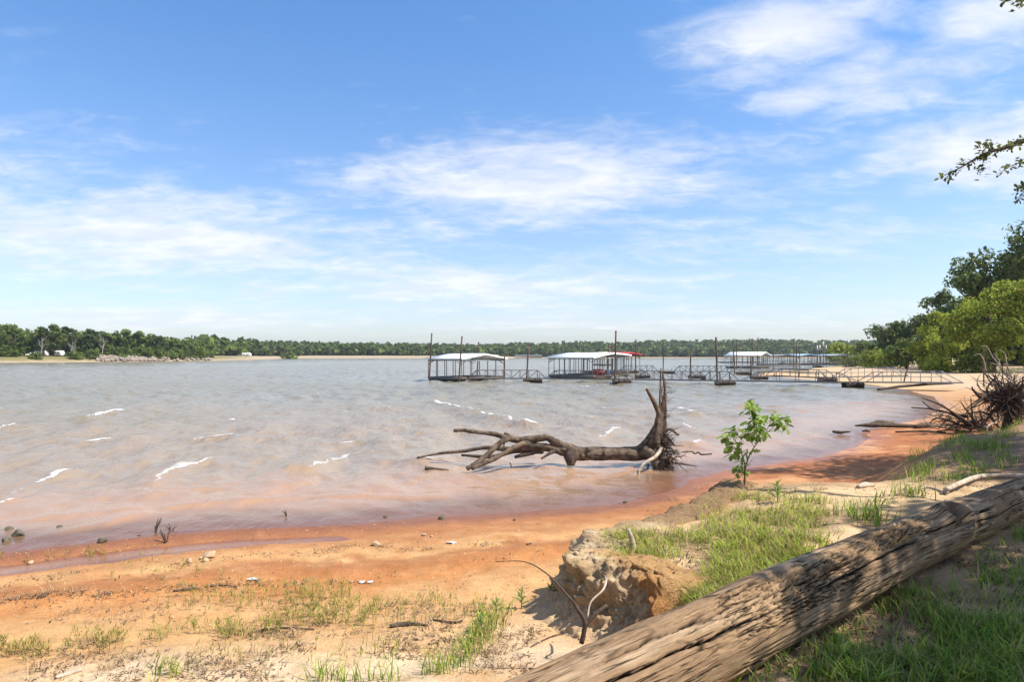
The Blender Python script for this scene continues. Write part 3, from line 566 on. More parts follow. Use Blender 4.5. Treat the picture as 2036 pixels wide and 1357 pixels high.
# ---------------------------------------------------------------- driftwood at the right shore
def driftwood_right():
    D = 22.0; o = G(1990, 862); root = thing('uprooted_stump', 'dark uprooted stump with spiky tangled roots at the right edge of the shore', 'stump', tuple(o)); k = D / F
    c0 = at(2005, 792, D); g = np.random.default_rng(15)
    tube('trunk', [at(2000, 790, D), at(2050, 775, D + .3), at(2130, 755, D + .8), at(2260, 735, D + 1.6)], [.30, .26, .25, .24], MT['dark_wood'], root, 16, 6, .2, 3)
    tube('root', [c0, at(2004, 830, D), at(1997, 872, D)], [.17, .13, .13], MT['dark_wood'], root, 10, 6, .3, 4)
    for i, (a, b, q) in enumerate([(1956, 742, .035), (1978, 752, .03), (1936, 808, .05), (1962, 838, .035), (1935, 776, .06), (2030, 850, .04), (1985, 860, .03), (1922, 812, .03), (2036, 815, .04), (1965, 815, .04)]):
        e = at(a, b, D - .3 + .8 * g.random()); m1 = (c0 + e) / 2 + g.normal(0, .22, 3); tube('root', [c0, m1, e, e + (e - m1) * .25 + g.normal(0, .05, 3)], [q * 1.25, q, q * .55, q * .2], MT['dark_wood'], root, 8, 5, .25, 20 + i)
    for i, pts in enumerate([[(2012, 752), (1995, 735), (1975, 712), (1962, 690), (1950, 690)], [(2008, 755), (1992, 738), (1985, 715), (1975, 703)], [(2012, 752), (2002, 728), (1998, 705), (1985, 695)], [(1960, 740), (1956, 718), (1948, 705), (1935, 708)], [(2000, 745), (1985, 728), (1968, 722)], [(2036, 740), (2020, 738), (2015, 730)]]):
        tube('branch', [at(a, b, D + .4 + .05 * j) for j, (a, b) in enumerate(pts)], np.linspace(.026, .007, len(pts)), MT['pale_wood'], root, 7, 5, .2, 40 + i)
    parts = []
    for i in range(520):
        dr = g.normal(0, 1, 3); dr[1] *= .7; dr /= np.linalg.norm(dr); st = c0 + dr * .2 * g.random(); L = .45 + .95 * g.random(); st = st + g.normal(0, .18, 3); P = [st]
        for q in range(5): dr = dr + g.normal(0, .42, 3) + np.array([0, 0, -.06]); P.append(P[-1] + dr / np.linalg.norm(dr) * L / 5)
        r0 = .007 + .024 * g.random()**2.5; parts.append(tube_arrays(np.array(P), np.linspace(r0, r0 * .25, 6), 5, 2))
    V, Fq = joined(parts); link('root_tangle', mesh('root_tangle', V - o, fixq(Fq), smooth=True), MT['dark_wood'], root, kind='stuff')
    # brush pile of bare branches left of the stump
    D = 24.5; o = G(1920, 866); pile = thing('driftwood_brush', 'tangled heap of bare brown branches on the red shore left of the stump', 'branches', tuple(o))
    for i, pts in enumerate([[(1940, 852), (1905, 828), (1870, 806), (1845, 796), (1832, 792)], [(1930, 850), (1895, 826), (1860, 815), (1812, 811)], [(1925, 830), (1900, 824), (1868, 818), (1850, 812), (1833, 798)], [(1932, 855), (1880, 835), (1860, 833), (1848, 842)],
                             [(1950, 856), (1935, 840), (1932, 815), (1930, 792)], [(1955, 855), (1952, 835), (1948, 815)], [(1950, 852), (1930, 828), (1910, 800)], [(1985, 850), (1965, 825), (1945, 820), (1925, 822)], [(1960, 852), (1925, 846), (1880, 845)], [(1945, 845), (1910, 838), (1885, 855)],
                             [(2010, 812), (1985, 838), (1962, 850), (1972, 880)], [(1930, 862), (1890, 856), (1862, 858)]]):
        g2 = np.random.default_rng(60 + i); P = [at(a, b, D + .5 * g2.random() - .4 * j * (i == 10)) for j, (a, b) in enumerate(pts)]
        tube('branch', P, np.linspace(.055, .018, len(P)), MT['pale_wood' if i in (10,) else 'dark_wood'], pile, 7, 5, .25, 60 + i)
    parts = []
    for i in range(170):
        st = at(1865 + 110 * g.random(), 858 - 6 * g.random() - 30 * g.random()**2, D + .8 * g.random() - .2); dr = g.normal(0, 1, 3); dr[2] = abs(dr[2]) * .5; L = .3 + .8 * g.random(); P = [st]
        for q in range(4): dr = dr / np.linalg.norm(dr) + g.normal(0, .25, 3); P.append(P[-1] + dr / np.linalg.norm(dr) * L / 4)
        parts.append(tube_arrays(np.array(P), np.linspace(.014, .005, 5), 5, 2))
    V, Fq = joined(parts); link('twigs', mesh('twigs', V - o, fixq(Fq), smooth=True), MT['dark_wood'], pile, kind='stuff')
driftwood_right()
def stick(name, pts, rads, mat, label, cat='stick', lift=.0, n=8, ground=True, group=None):
    P = []
    for a in pts:
        p = G(a[0], a[1], 60) if len(a) == 2 else at(*a); p = p + np.array([0, 0, lift if len(a) == 2 else 0]); P.append(p)
    b = min(P, key=lambda p: p[2]); root = bpy.data.objects.new(name, None)
    V, Fq = tube_arrays(np.array(P) - P[0], rads, n, 6, .3, int(pts[0][0])); o = link(name, mesh(name, V, fixq(Fq), smooth=True), MT[mat], loc=P[0]); return tag(o, label, cat, group)
stick('driftwood_log', [(1818, 850, 27.2), (1840, 848, 27.3), (1862, 850, 27.4), (1900, 851, 27.6)], [.10, .17, .15, .12], 'driftwood', 'short thick brown log at the waterline left of the brush heap', 'log')
stick('driftwood_log', [(1700, 847, 27.5), (1740, 846, 27.5), (1790, 847, 27.5), (1836, 849, 27.5)], [.03, .10, .09, .04], 'dark_wood', 'long thin dark log floating just off the red shore', 'log')
stick('driftwood_log', [(1732, 843, 27.9), (1750, 841, 27.9), (1778, 843, 27.9)], [.06, .11, .07], 'driftwood', 'stubby pale driftwood lump lying on the long floating log', 'log')
stick('driftwood_log', [(1656, 859, 26.0), (1672, 860, 26.0), (1690, 859, 26.0)], [.06, .06, .035], 'dark_wood', 'small dark log end floating farthest out from the red shore', 'log')
stick('driftwood_stick', [(1714, 858, 26.1), (1722, 857, 26.1), (1730, 859, 26.1)], [.03, .05, .03], 'dark_wood', 'small dark stick afloat between the short log end and the shore')
stick('driftwood_stick', [(1780, 861), (1830, 860), (1880, 862)], [.03, .045, .03], 'driftwood', 'thin brown stick washed along the edge of the red clay below the brush', lift=.03)
stick('bleached_branch', [(1880, 984), (1915, 968), (1945, 957), (1990, 955), (2050, 957)], [.03, .035, .035, .03, .035], 'pale_wood', 'crooked bleached branch on the sand just behind the big log', 'branch', lift=.06)
stick('bleached_branch', [(1782, 988), (1815, 980), (1845, 975), (1885, 985)], [.008, .012, .014, .016], 'pale_wood', 'thin grey branch on the sand ending at the crooked bleached branch', 'branch', lift=.03)
stick('bleached_stick', [(1705, 972), (1720, 969), (1736, 968)], [.03, .045, .03], 'pale_wood', 'short pale stick on the red clay right of the sapling', lift=.02)
stick('bleached_stick', [(1398, 991), (1408, 988), (1420, 986)], [.012, .025, .012], 'pale_wood', 'small pale stick on the red beach left of the sapling', lift=.02)
stick('dead_branch', [(1156, 1280, 5.1), (1163, 1240, 5.1), (1150, 1215, 5.1), (1140, 1199, 5.12), (1115, 1170, 5.15), (1085, 1140, 5.2), (1043, 1118, 5.25), (985, 1118, 5.3)], [.02, .019, .016, .012, .008, .006, .004, .003], 'dark_wood', 'forked dark dead branch leaning out from the clay lump beside the log', 'branch', lift=.10)
stick('dead_branch', [(1162, 1246, 5.1), (1185, 1222, 5.12), (1207, 1205, 5.15)], [.018, .016, .013], 'dark_wood', 'short dark fork arm at the foot of the crumbling clay lump', 'branch', lift=.11)
stick('bare_root', [(1168, 1228, 5.3), (1175, 1198, 5.4), (1198, 1175, 5.5), (1205, 1158, 5.6), (1203, 1146, 5.75)], [.006, .008, .009, .009, .006], 'pale_wood', 'thin white root hanging down the face of the orange clay', 'root', lift=.10)
stick('wooden_stub', [(1266, 1122, 7.0), (1259, 1085, 7.0), (1250, 1053, 7.0)], [.04, .034, .014], 'pale_wood', 'short grey wooden stub standing upright on the pale clay lump', 'stub', lift=.0)
for (pts, rads, mt, lb) in [([(75, 1192), (85, 1189), (92, 1187)], [.02, .035, .02], 'dark_wood', 'small dark chunk of driftwood alone on the sand at far left'),
                            ([(345, 1178), (370, 1176), (388, 1172)], [.012, .022, .012], 'dark_wood', 'dark flat stick lying on the sand line left of the middle weeds'),
                            ([(520, 1256), (570, 1252), (625, 1255)], [.010, .012, .008], 'driftwood', 'long thin stick on pale sand in front of the debris heap'),
                            ([(775, 1250), (810, 1246), (850, 1247)], [.02, .028, .01], 'dark_wood', 'brown forked stick on pale sand toward the log end'),
                            ([(860, 1236), (900, 1241), (920, 1238)], [.008, .010, .006], 'dark_wood', 'thin brown stick on pale sand nearest the clay bank'),
                            ([(110, 1352), (135, 1344), (160, 1336)], [.012, .022, .02], 'pale_wood', 'pale broken stick among the dead leaves at the bottom left'),
                            ([(410, 1170), (440, 1167), (470, 1170)], [.006, .008, .005], 'dark_wood', 'thin twig on the sand line between the two weed patches'),
                            ([(1138, 1076), (1150, 1077), (1162, 1075)], [.010, .014, .010], 'dark_wood', 'short dark twig on the orange beach just above the clay lump'),
                            ([(1048, 1085), (1056, 1083)], [.014, .012], 'dark_wood', 'tiny dark wood chip on the orange beach left of the clay lump'),
                            ([(1055, 1290), (1090, 1272), (1120, 1262)], [.004, .006, .004], 'dark_wood', 'thin twig leaning on orange earth beside the near end of the log')]:
    stick('stick', pts, rads, mt, lb, lift=.012, n=7)

# ---------------------------------------------------------------- stones and scraps
def rock_mesh(seed, flat=.65, n1=9, n2=14):
    g = np.random.default_rng(seed); V = [[0, 0, flat]]
    for i in range(1, n1):
        ph = np.pi * i / n1
        for j in range(n2): a = 2 * np.pi * j / n2; V.append([math.sin(ph) * math.cos(a), math.sin(ph) * math.sin(a), math.cos(ph) * flat])
    V.append([0, 0, -flat]); V = np.array(V)
    for q in range(7):                                     # cut facets
        nn = g.normal(0, 1, 3); nn /= np.linalg.norm(nn); lim = .45 + .3 * g.random(); dd = V @ nn; V -= np.outer(np.clip(dd - lim, 0, 9), nn)
    Fs = [[0, 1 + j, 1 + (j + 1) % n2] for j in range(n2)]
    for i in range(n1 - 2):
        for j in range(n2): a = 1 + i * n2 + j; b = 1 + i * n2 + (j + 1) % n2; Fs += [[a, a + n2, b + n2], [a, b + n2, b]]
    e = len(V) - 1; Fs += [[e, 1 + (n1 - 2) * n2 + (j + 1) % n2, 1 + (n1 - 2) * n2 + j] for j in range(n2)]
    return V * g.uniform(.8, 1.2, 3), np.array(Fs)
for i, (px, py, sz, mt, lb) in enumerate([(418, 1110, .14, 'stone', 'largest pale stone of the little cluster on the wet red beach'), (401, 1113, .05, 'stone', 'pale stone touching the left side of the largest beach stone'), (408, 1118, .07, 'stone', 'flat pale stone just below the largest beach stone'),
                                        (377, 1119, .075, 'stone', 'pale stone standing alone left of the beach stone cluster'), (748, 1086, .10, 'stone', 'pale wedge shaped stone alone on the middle of the beach'), (843, 1066, .06, 'stone', 'pale rounded stone, left of a pair near the waterline'), (858, 1069, .04, 'stone', 'small pale stone, right of a pair near the waterline'),
                                        (36, 1076, .17, 'dark_stone', 'larger mossy dark rock in the shallows at far left'), (18, 1068, .09, 'dark_stone', 'smaller mossy dark rock behind the one at far left'), (12, 1083, .10, 'dark_stone', 'mossy dark rock cut by the left picture edge in shallows'), (118, 1064, .10, 'dark_stone', 'dark rock alone in the shallows left of the sprouting stubs'), (203, 1080, .11, 'dark_stone', 'dark flat rock on the gravel lip at the left'),
                                        (277, 1067, .05, 'dark_stone', 'tiny dark rock in the shallows beside the sprouting stubs'), (767, 1031, .08, 'dark_stone', 'mossy rock at the waterline, left one of two mid beach'), (879, 1033, .09, 'dark_stone', 'mossy rock at the waterline, right one of two mid beach'), (1244, 1001, .07, 'dark_stone', 'mossy lump at the waterline below the upturned roots'), (62, 1122, .07, 'stone', 'small tan stone on wet sand at far left'), (1023, 1036, .05, 'dark_stone', 'small dark stone on the gravel line mid beach')]):
    p = G(px, py, 60); p[2] = max(p[2], -.02); V, Fs = rock_mesh(200 + i); o = link('stone', mesh('stone', V * sz * .75, Fs), MT[mt], loc=(p[0], p[1], p[2] + sz * .25)); o.rotation_euler = (0, 0, i * 1.3); tag(o, lb, 'stone')
for i, (px, py, lb) in enumerate([(898, 1082, 'scrap of white plastic lying on the orange sand mid beach'), (728, 1162, 'crumpled clear plastic scrap on sand behind the middle weeds'), (505, 1155, 'small bluish plastic scrap on the gravel line')]):
    p = G(px, py); g = np.random.default_rng(i); n = 7; gx, gy = np.meshgrid(np.linspace(-1, 1, n), np.linspace(-1, 1, n)); V = np.stack([gx * .075, gy * .03, .012 + .022 * fbm(gx * 2 + i * 9, gy * 2, 3, i) + .01], -1).reshape(-1, 3) + g.normal(0, .004, (n * n, 3))
    q, e = np.meshgrid(np.arange(n - 1), np.arange(n - 1), indexing='ij'); Fq = np.stack([q * n + e, q * n + e + 1, (q + 1) * n + e + 1, (q + 1) * n + e], -1).reshape(-1, 4)
    tag(link('plastic_scrap', mesh('plastic_scrap', V, Fq), MT['plastic'], loc=p), lb, 'litter')
def scatter_px(n, x0, x1, y0, y1, g):
    P, ok = Gs(x0 + (x1 - x0) * g.random(n), y0 + (y1 - y0) * g.random(n)); return P[ok]
def pebbles():
    g = np.random.default_rng(44); P = np.vstack([scatter_px(2600, -60, 1300, 1040, 1250, g), scatter_px(900, -60, 700, 1040, 1130, g), scatter_px(700, 1350, 1900, 880, 1000, g), scatter_px(500, 1500, 2036, 1000, 1357, g)])
    s = shore_s(P[:, 0], P[:, 1]); P = P[(s > .1)]
    base = np.array([[0, 0, .7], [1, 0, 0], [.2, .9, 0], [-.8, .4, 0], [-.5, -.8, 0], [.6, -.7, 0]]); T = np.array([[0, 1, 2], [0, 2, 3], [0, 3, 4], [0, 4, 5], [0, 5, 1]])
    sz = .006 + .016 * g.random(len(P))**3; an = g.random(len(P)) * 6.28; ca, sa = np.cos(an), np.sin(an)
    V = base[None] * sz[:, None, None] * g.uniform(.7, 1.3, (len(P), 1, 3)); X = V[..., 0] * ca[:, None] - V[..., 1] * sa[:, None]; Y = V[..., 0] * sa[:, None] + V[..., 1] * ca[:, None]
    V = np.stack([X, Y, V[..., 2]], -1) + P[:, None, :]; Fs = (T[None] + 6 * np.arange(len(P))[:, None, None]).reshape(-1, 3)
    pal = np.array([[.34, .20, .10], [.24, .11, .06], [.38, .25, .14], [.14, .09, .06], [.30, .15, .07]]); c = np.repeat(pal[g.integers(0, 5, len(P))], 6, 0)
    o = link('gravel', mesh('gravel', V.reshape(-1, 3), Fs, c), MT['pebble'], kind='stuff'); tag(o, 'scattered small gravel and pebbles on the beach sand', 'gravel')
pebbles()
def clods():
    g = np.random.default_rng(47); lib = [rock_mesh(960 + q, .8, 5, 8) for q in range(5)]; VV, FF, CC, o_ = [], [], [], 0
    for i in range(420):
        a = g.random(); b = np.array([[1.15, 5.6], [.95, 6.0], [.62, 6.35], [.36, 6.8], [.55, 7.3], [1.2, 8.0], [1.9, 8.9]]); k = a * 5.999; j = int(k); p = b[j] + (b[j + 1] - b[j]) * (k - j) + g.normal(0, .14, 2); v, f_ = lib[g.integers(0, 5)]; sz = .010 + .045 * g.random()**3
        VV.append(v * sz + np.array([p[0], p[1], float(height(p[:1], p[1:])[0]) + sz * .3])); FF.append(f_ + o_); CC.append(np.tile(np.array([.40, .27, .15]) * (.8 + .45 * g.random()) if k > 1.2 else np.array([.36, .18, .075]), (len(v), 1))); o_ += len(v)
    tag(link('clay_clods', mesh('clay_clods', np.vstack(VV), np.vstack(FF), np.vstack(CC)), MT['pebble'], kind='stuff'), 'crumbled clay clods fallen along the foot of the bank', 'clods')
clods()

# ---------------------------------------------------------------- grass, weeds, leaf litter
def blades(P, hgt, wid, lean, cols, g, seg=3, curl=.8):
    n = len(P); an = g.random(n) * 6.28; dx, dy = np.cos(an), np.sin(an); ln = lean * (.3 + g.random(n)); H = hgt * (.55 + .9 * g.random(n)); Wd = wid * (.7 + .6 * g.random(n)); px_, py_ = -dy, dx
    rows = []; ts = np.linspace(0, 1, seg + 1)
    for t in ts:
        off = ln * H * t**(1 + curl); zz = H * (t - .28 * ln * t * t); wv = Wd * (1 - t**1.6) * (.5 + .5 * min(1, t * 4 + .5))
        c = np.stack([P[:, 0] + dx * off, P[:, 1] + dy * off, P[:, 2] + zz - .005], 1)
        rows += [c - np.stack([px_, py_, 0 * px_], 1) * wv[:, None] / 2, c + np.stack([px_, py_, 0 * px_], 1) * wv[:, None] / 2]
    V = np.stack(rows, 1).reshape(-1, 3); m = 2 * (seg + 1); b = (np.arange(n) * m)[:, None]
    Fq = np.concatenate([b + np.array([2 * i, 2 * i + 1, 2 * i + 3, 2 * i + 2]) for i in range(seg)], 0)
    c = np.repeat(cols, m, 0); return V, Fq, c
def palette(n, pal, g, var=.25):
    pal = np.array(pal); c = pal[g.integers(0, len(pal), n)]; return c * (1 + var * g.normal(0, 1, (n, 1)).clip(-1.5, 1.5)) * (1 + .06 * g.normal(0, 1, (n, 3)))
def tufts(centres, per, rad, g):
    k = np.repeat(centres, per, 0); o = g.normal(0, 1, (len(k), 2)) * rad; x, y = k[:, 0] + o[:, 0], k[:, 1] + o[:, 1]; return np.stack([x, y, height(x, y)], 1)
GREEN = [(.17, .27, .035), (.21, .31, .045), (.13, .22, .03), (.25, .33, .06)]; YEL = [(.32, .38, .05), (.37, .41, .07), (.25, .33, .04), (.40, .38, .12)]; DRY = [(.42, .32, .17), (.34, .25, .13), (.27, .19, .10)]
def grass():
    g = np.random.default_rng(77)
    def keep_off_log(P):
        A = np.array([[-.75, 2.72], [8.6, 9.6]]); dv = (A[1] - A[0]) / np.linalg.norm(A[1] - A[0]); q = P[:, :2] - A[0]; return P[np.abs(q[:, 0] * dv[1] - q[:, 1] * dv[0]) > .17]
    # shaded grass in front of the log
    c0 = scatter_px(900, 1450, 2060, 1040, 1380, g); m = fbm(c0[:, 0] * 2.3, c0[:, 1] * 2.3, 3, 12) > -.04; P = keep_off_log(np.vstack([tufts(c0[m], 14, .055, g), tufts(c0[~m][::3], 5, .08, g)])); q = P[:, :2] - np.array([-.75, 2.72]); P = P[(q[:, 0] * .593 - q[:, 1] * .805 * 1.16) > -.1]
    P = P[(P[:, 1] - 2.72 - (P[:, 0] + .75) * .736) < -.12]
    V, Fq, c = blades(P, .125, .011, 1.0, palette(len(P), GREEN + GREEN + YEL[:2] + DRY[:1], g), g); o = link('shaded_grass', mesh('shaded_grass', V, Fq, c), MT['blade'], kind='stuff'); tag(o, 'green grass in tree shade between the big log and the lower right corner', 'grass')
    # sunlit mound
    c0 = np.vstack([scatter_px(800, 1215, 1640, 985, 1230, g), scatter_px(130, 1330, 1480, 1120, 1230, g)]); dd = sdpoly(c0[:, 0], c0[:, 1], BANK); m = (dd > .12) & (fbm(c0[:, 0] * 1.3, c0[:, 1] * 1.3, 3, 19) > -.06); P = keep_off_log(tufts(c0[m], 19, .085, g)); P = P[(P[:, 1] - 2.72 - (P[:, 0] + .75) * .736) > .2]
    P = P[sdpoly(P[:, 0], P[:, 1], BANK) > .05]
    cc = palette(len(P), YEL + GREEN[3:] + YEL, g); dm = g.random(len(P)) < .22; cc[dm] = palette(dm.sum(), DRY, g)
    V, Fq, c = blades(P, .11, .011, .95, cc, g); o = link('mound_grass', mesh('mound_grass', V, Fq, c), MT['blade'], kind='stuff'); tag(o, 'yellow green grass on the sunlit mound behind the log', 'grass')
    # tufts on the right bank
    c0 = []
    for (px, py, n) in [(1800, 985, 3), (1825, 955, 6), (1835, 930, 4), (1900, 915, 6), (1920, 940, 5), (1890, 960, 3), (1985, 895, 6), (2000, 920, 4), (1990, 868, 7), (2010, 850, 7), (2030, 840, 6), (1910, 882, 6), (1940, 885, 5), (1885, 880, 4), (1825, 905, 3), (1960, 890, 4), (1770, 1000, 2), (1715, 1030, 4), (1730, 1035, 3)]:
        for i in range(n): c0.append(G(px + g.normal(0, 14), py + g.normal(0, 6)))
    P = tufts(np.array(c0), 24, .11, g); P = keep_off_log(P); V, Fq, c = blades(P, .20, .013, .85, palette(len(P), GREEN + YEL[:1] + DRY[:1], g), g); o = link('bank_grass', mesh('bank_grass', V, Fq, c), MT['blade'], kind='stuff'); tag(o, 'tall green grass tufts on the brown bank at right', 'grass')
    # weeds of the sand: thin upright stalks with small leaves
    def weeds(name, pts, hh, lab, pal):
        VV, FF, CC, o_ = [], [], [], 0
        st = pts; V, Fq, c = blades(st, hh, .0045, .35, palette(len(st), pal, g), g, 4); VV.append(V); FF.append(Fq); CC.append(c); o_ = len(V)
        nl = 7; k = np.repeat(st, nl, 0); tt = .2 + .75 * g.random(len(k)); k = k + np.stack([g.normal(0, .012, len(k)), g.normal(0, .012, len(k)), tt * hh * .85], 1)
        V, Fq, c = blades(k, hh * .36, .0085, 1.2, palette(len(k), pal, g), g, 2); VV.append(V); FF.append(Fq + o_); CC.append(c)
        o = link(name, mesh(name, np.vstack(VV), np.vstack(FF), np.vstack(CC)), MT['blade'], kind='stuff'); tag(o, lab, 'weeds')
    SANDG = [(.26, .27, .05), (.33, .30, .08), (.20, .23, .04), (.36, .28, .11)]
    c1 = []
    for (x0, x1, ya, yb, sp, n) in [(-30, 200, 1300, 1285, 16, 150), (200, 560, 1285, 1255, 14, 190), (420, 760, 1200, 1195, 26, 120), (540, 760, 1245, 1225, 18, 100), (600, 900, 1225, 1205, 14, 60), (700, 1000, 1250, 1215, 22, 50), (200, 420, 1140, 1130, 22, 26), (-20, 260, 1118, 1104, 10, 30), (300, 500, 1190, 1200, 26, 40), (850, 1010, 1320, 1270, 26, 45), (300, 800, 1320, 1300, 24, 46), (560, 760, 1190, 1180, 14, 46)]:
        t = g.random(n); xs = x0 + (x1 - x0) * t; ys = ya + (yb - ya) * t + g.normal(0, sp * .6, n); P, ok = Gs(xs, ys); c1.append(P[ok])
    P = np.vstack(c1); P = P[(fbm(P[:, 0] * 2.4, P[:, 1] * 2.4, 3, 14) > -.26)]; weeds('sand_weeds', P, .155, 'thin yellow green weeds sprouting in bands across the sandy beach', SANDG)
    P = tufts(np.array([G(px, py) for (px, py) in [(890, 1335), (860, 1340), (930, 1300), (950, 1270), (985, 1245), (935, 1290), (905, 1320), (640, 1355), (700, 1357), (760, 1357), (330, 1345), (960, 1262), (990, 1228)]]), 34, .07, g)
    V, Fq, c = blades(P, .16, .010, .75, palette(len(P), GREEN + YEL, g), g); tag(link('beach_grass', mesh('beach_grass', V, Fq, c), MT['blade'], kind='stuff'), 'green grass clumps on pale sand at the foot of the log', 'grass')
    # leaf litter and dead stems
    c0 = np.vstack([scatter_px(150, 60, 560, 1300, 1357, g), scatter_px(130, 430, 820, 1258, 1300, g), scatter_px(700, 1460, 2040, 1090, 1357, g), scatter_px(420, 1230, 1620, 990, 1250, g), scatter_px(260, 760, 1080, 1200, 1340, g), scatter_px(120, 0, 640, 1150, 1240, g), scatter_px(160, 1700, 2036, 880, 990, g), scatter_px(160, 1380, 1640, 965, 1010, g)])
    dl = scatter_px(5200, -40, 1080, 1060, 1300, g); sl = shore_s(dl[:, 0], dl[:, 1]) + .35 * fbm(dl[:, 0] * .9, dl[:, 1] * .9, 3, 38); on = np.minimum(np.minimum(np.abs(sl - 2.2), np.abs(sl - 3.7)), np.abs(sl - 5.3)) < .055 + .05 * g.random(len(dl)); dl = dl[on & (fbm(dl[:, 0] * 1.2, dl[:, 1] * 1.2, 2, 39) > -.1)]
    m = fbm(c0[:, 0] * 1.7, c0[:, 1] * 1.7, 3, 29) > -.12; c0 = np.vstack([c0[m], dl]); P = tufts(c0, 5, .06, g); P[:, 2] += .008; n = len(P)
    V, Fq, c = blades(P, .032, .015, 2.0, palette(n, [(.17, .11, .065), (.10, .065, .042), (.24, .155, .09), (.30, .20, .12)], g), g, 2); tag(link('leaf_litter', mesh('leaf_litter', V, Fq, c), MT['litter'], kind='stuff'), 'dead brown leaves and bark bits strewn over the sand and bank', 'leaf litter')
    P = tufts(np.vstack([np.array([G(px, py) for px, py in [(1465, 975), (1480, 985), (1500, 980), (1440, 995), (1450, 985)]]), c0[::6]]), 12, .06, g); V, Fq, c = blades(P, .12, .0035, 1.3, palette(len(P), DRY + [(.16, .11, .07)], g), g); tag(link('dry_stems', mesh('dry_stems', V, Fq, c), MT['litter'], kind='stuff'), 'dry straw stems and fine roots along the bank', 'dry grass')
grass()
def leafy_plant(px, py, hh, n, label, col=(.15, .24, .05), L=.11):
    g = np.random.default_rng(int(px)); p = G(px, py); root = thing('leafy_plant', label, 'plant', tuple(p))
    tube('stem', [p - [0, 0, .03], p + [.01, 0, hh * .5], p + [.0, .01, hh]], [.006, .005, .003], MT['stem'], root, 6, 3)
    V = np.array([[0, 0, 0], [.35, .13, .05], [.7, .11, .03], [1, 0, -.08], [.7, -.11, .03], [.35, -.13, .05], [.5, 0, -.02]]) * L; Fs = np.array([[0, 6, 1], [1, 6, 2], [2, 6, 3], [3, 6, 4], [4, 6, 5], [5, 6, 0]])
    me = mesh('leaf', V, Fs, np.tile(col, (7, 1))); me.materials.append(MT['leaf'])
    for i in range(n):
        o = link('leaf', me, None, root, (g.normal(0, .004), g.normal(0, .004), hh * (.15 + .85 * (i + 1) / n))); o.rotation_euler = (g.normal(0, .2), -.5 - .5 * g.random() * (i / n) , i * 2.4 + g.normal(0, .2)); q = (1.1 - .5 * i / n) * (.8 + .3 * g.random()); o.scale = (q, q, q)
leafy_plant(1545, 1000, .26, 22, 'bright leafy plant on the mound just right of the sapling', L=.13)
leafy_plant(1095, 1208, .20, 16, 'leafy green weed at the foot of the pale clay lump')
leafy_plant(1036, 1212, .17, 13, 'small leafy weed on sand left of the clay lump')
leafy_plant(955, 1262, .16, 14, 'leafy weed on pale sand above the near end of the log')
leafy_plant(985, 1225, .13, 12, 'low leafy weed between the sand weeds and the clay lump')
leafy_plant(1655, 1168, .18, 14, 'leafy weed sprouting hard against the shaded side of the big log')
leafy_plant(1935, 1085, .16, 13, 'pointed leafy weed beside the log near the right edge')

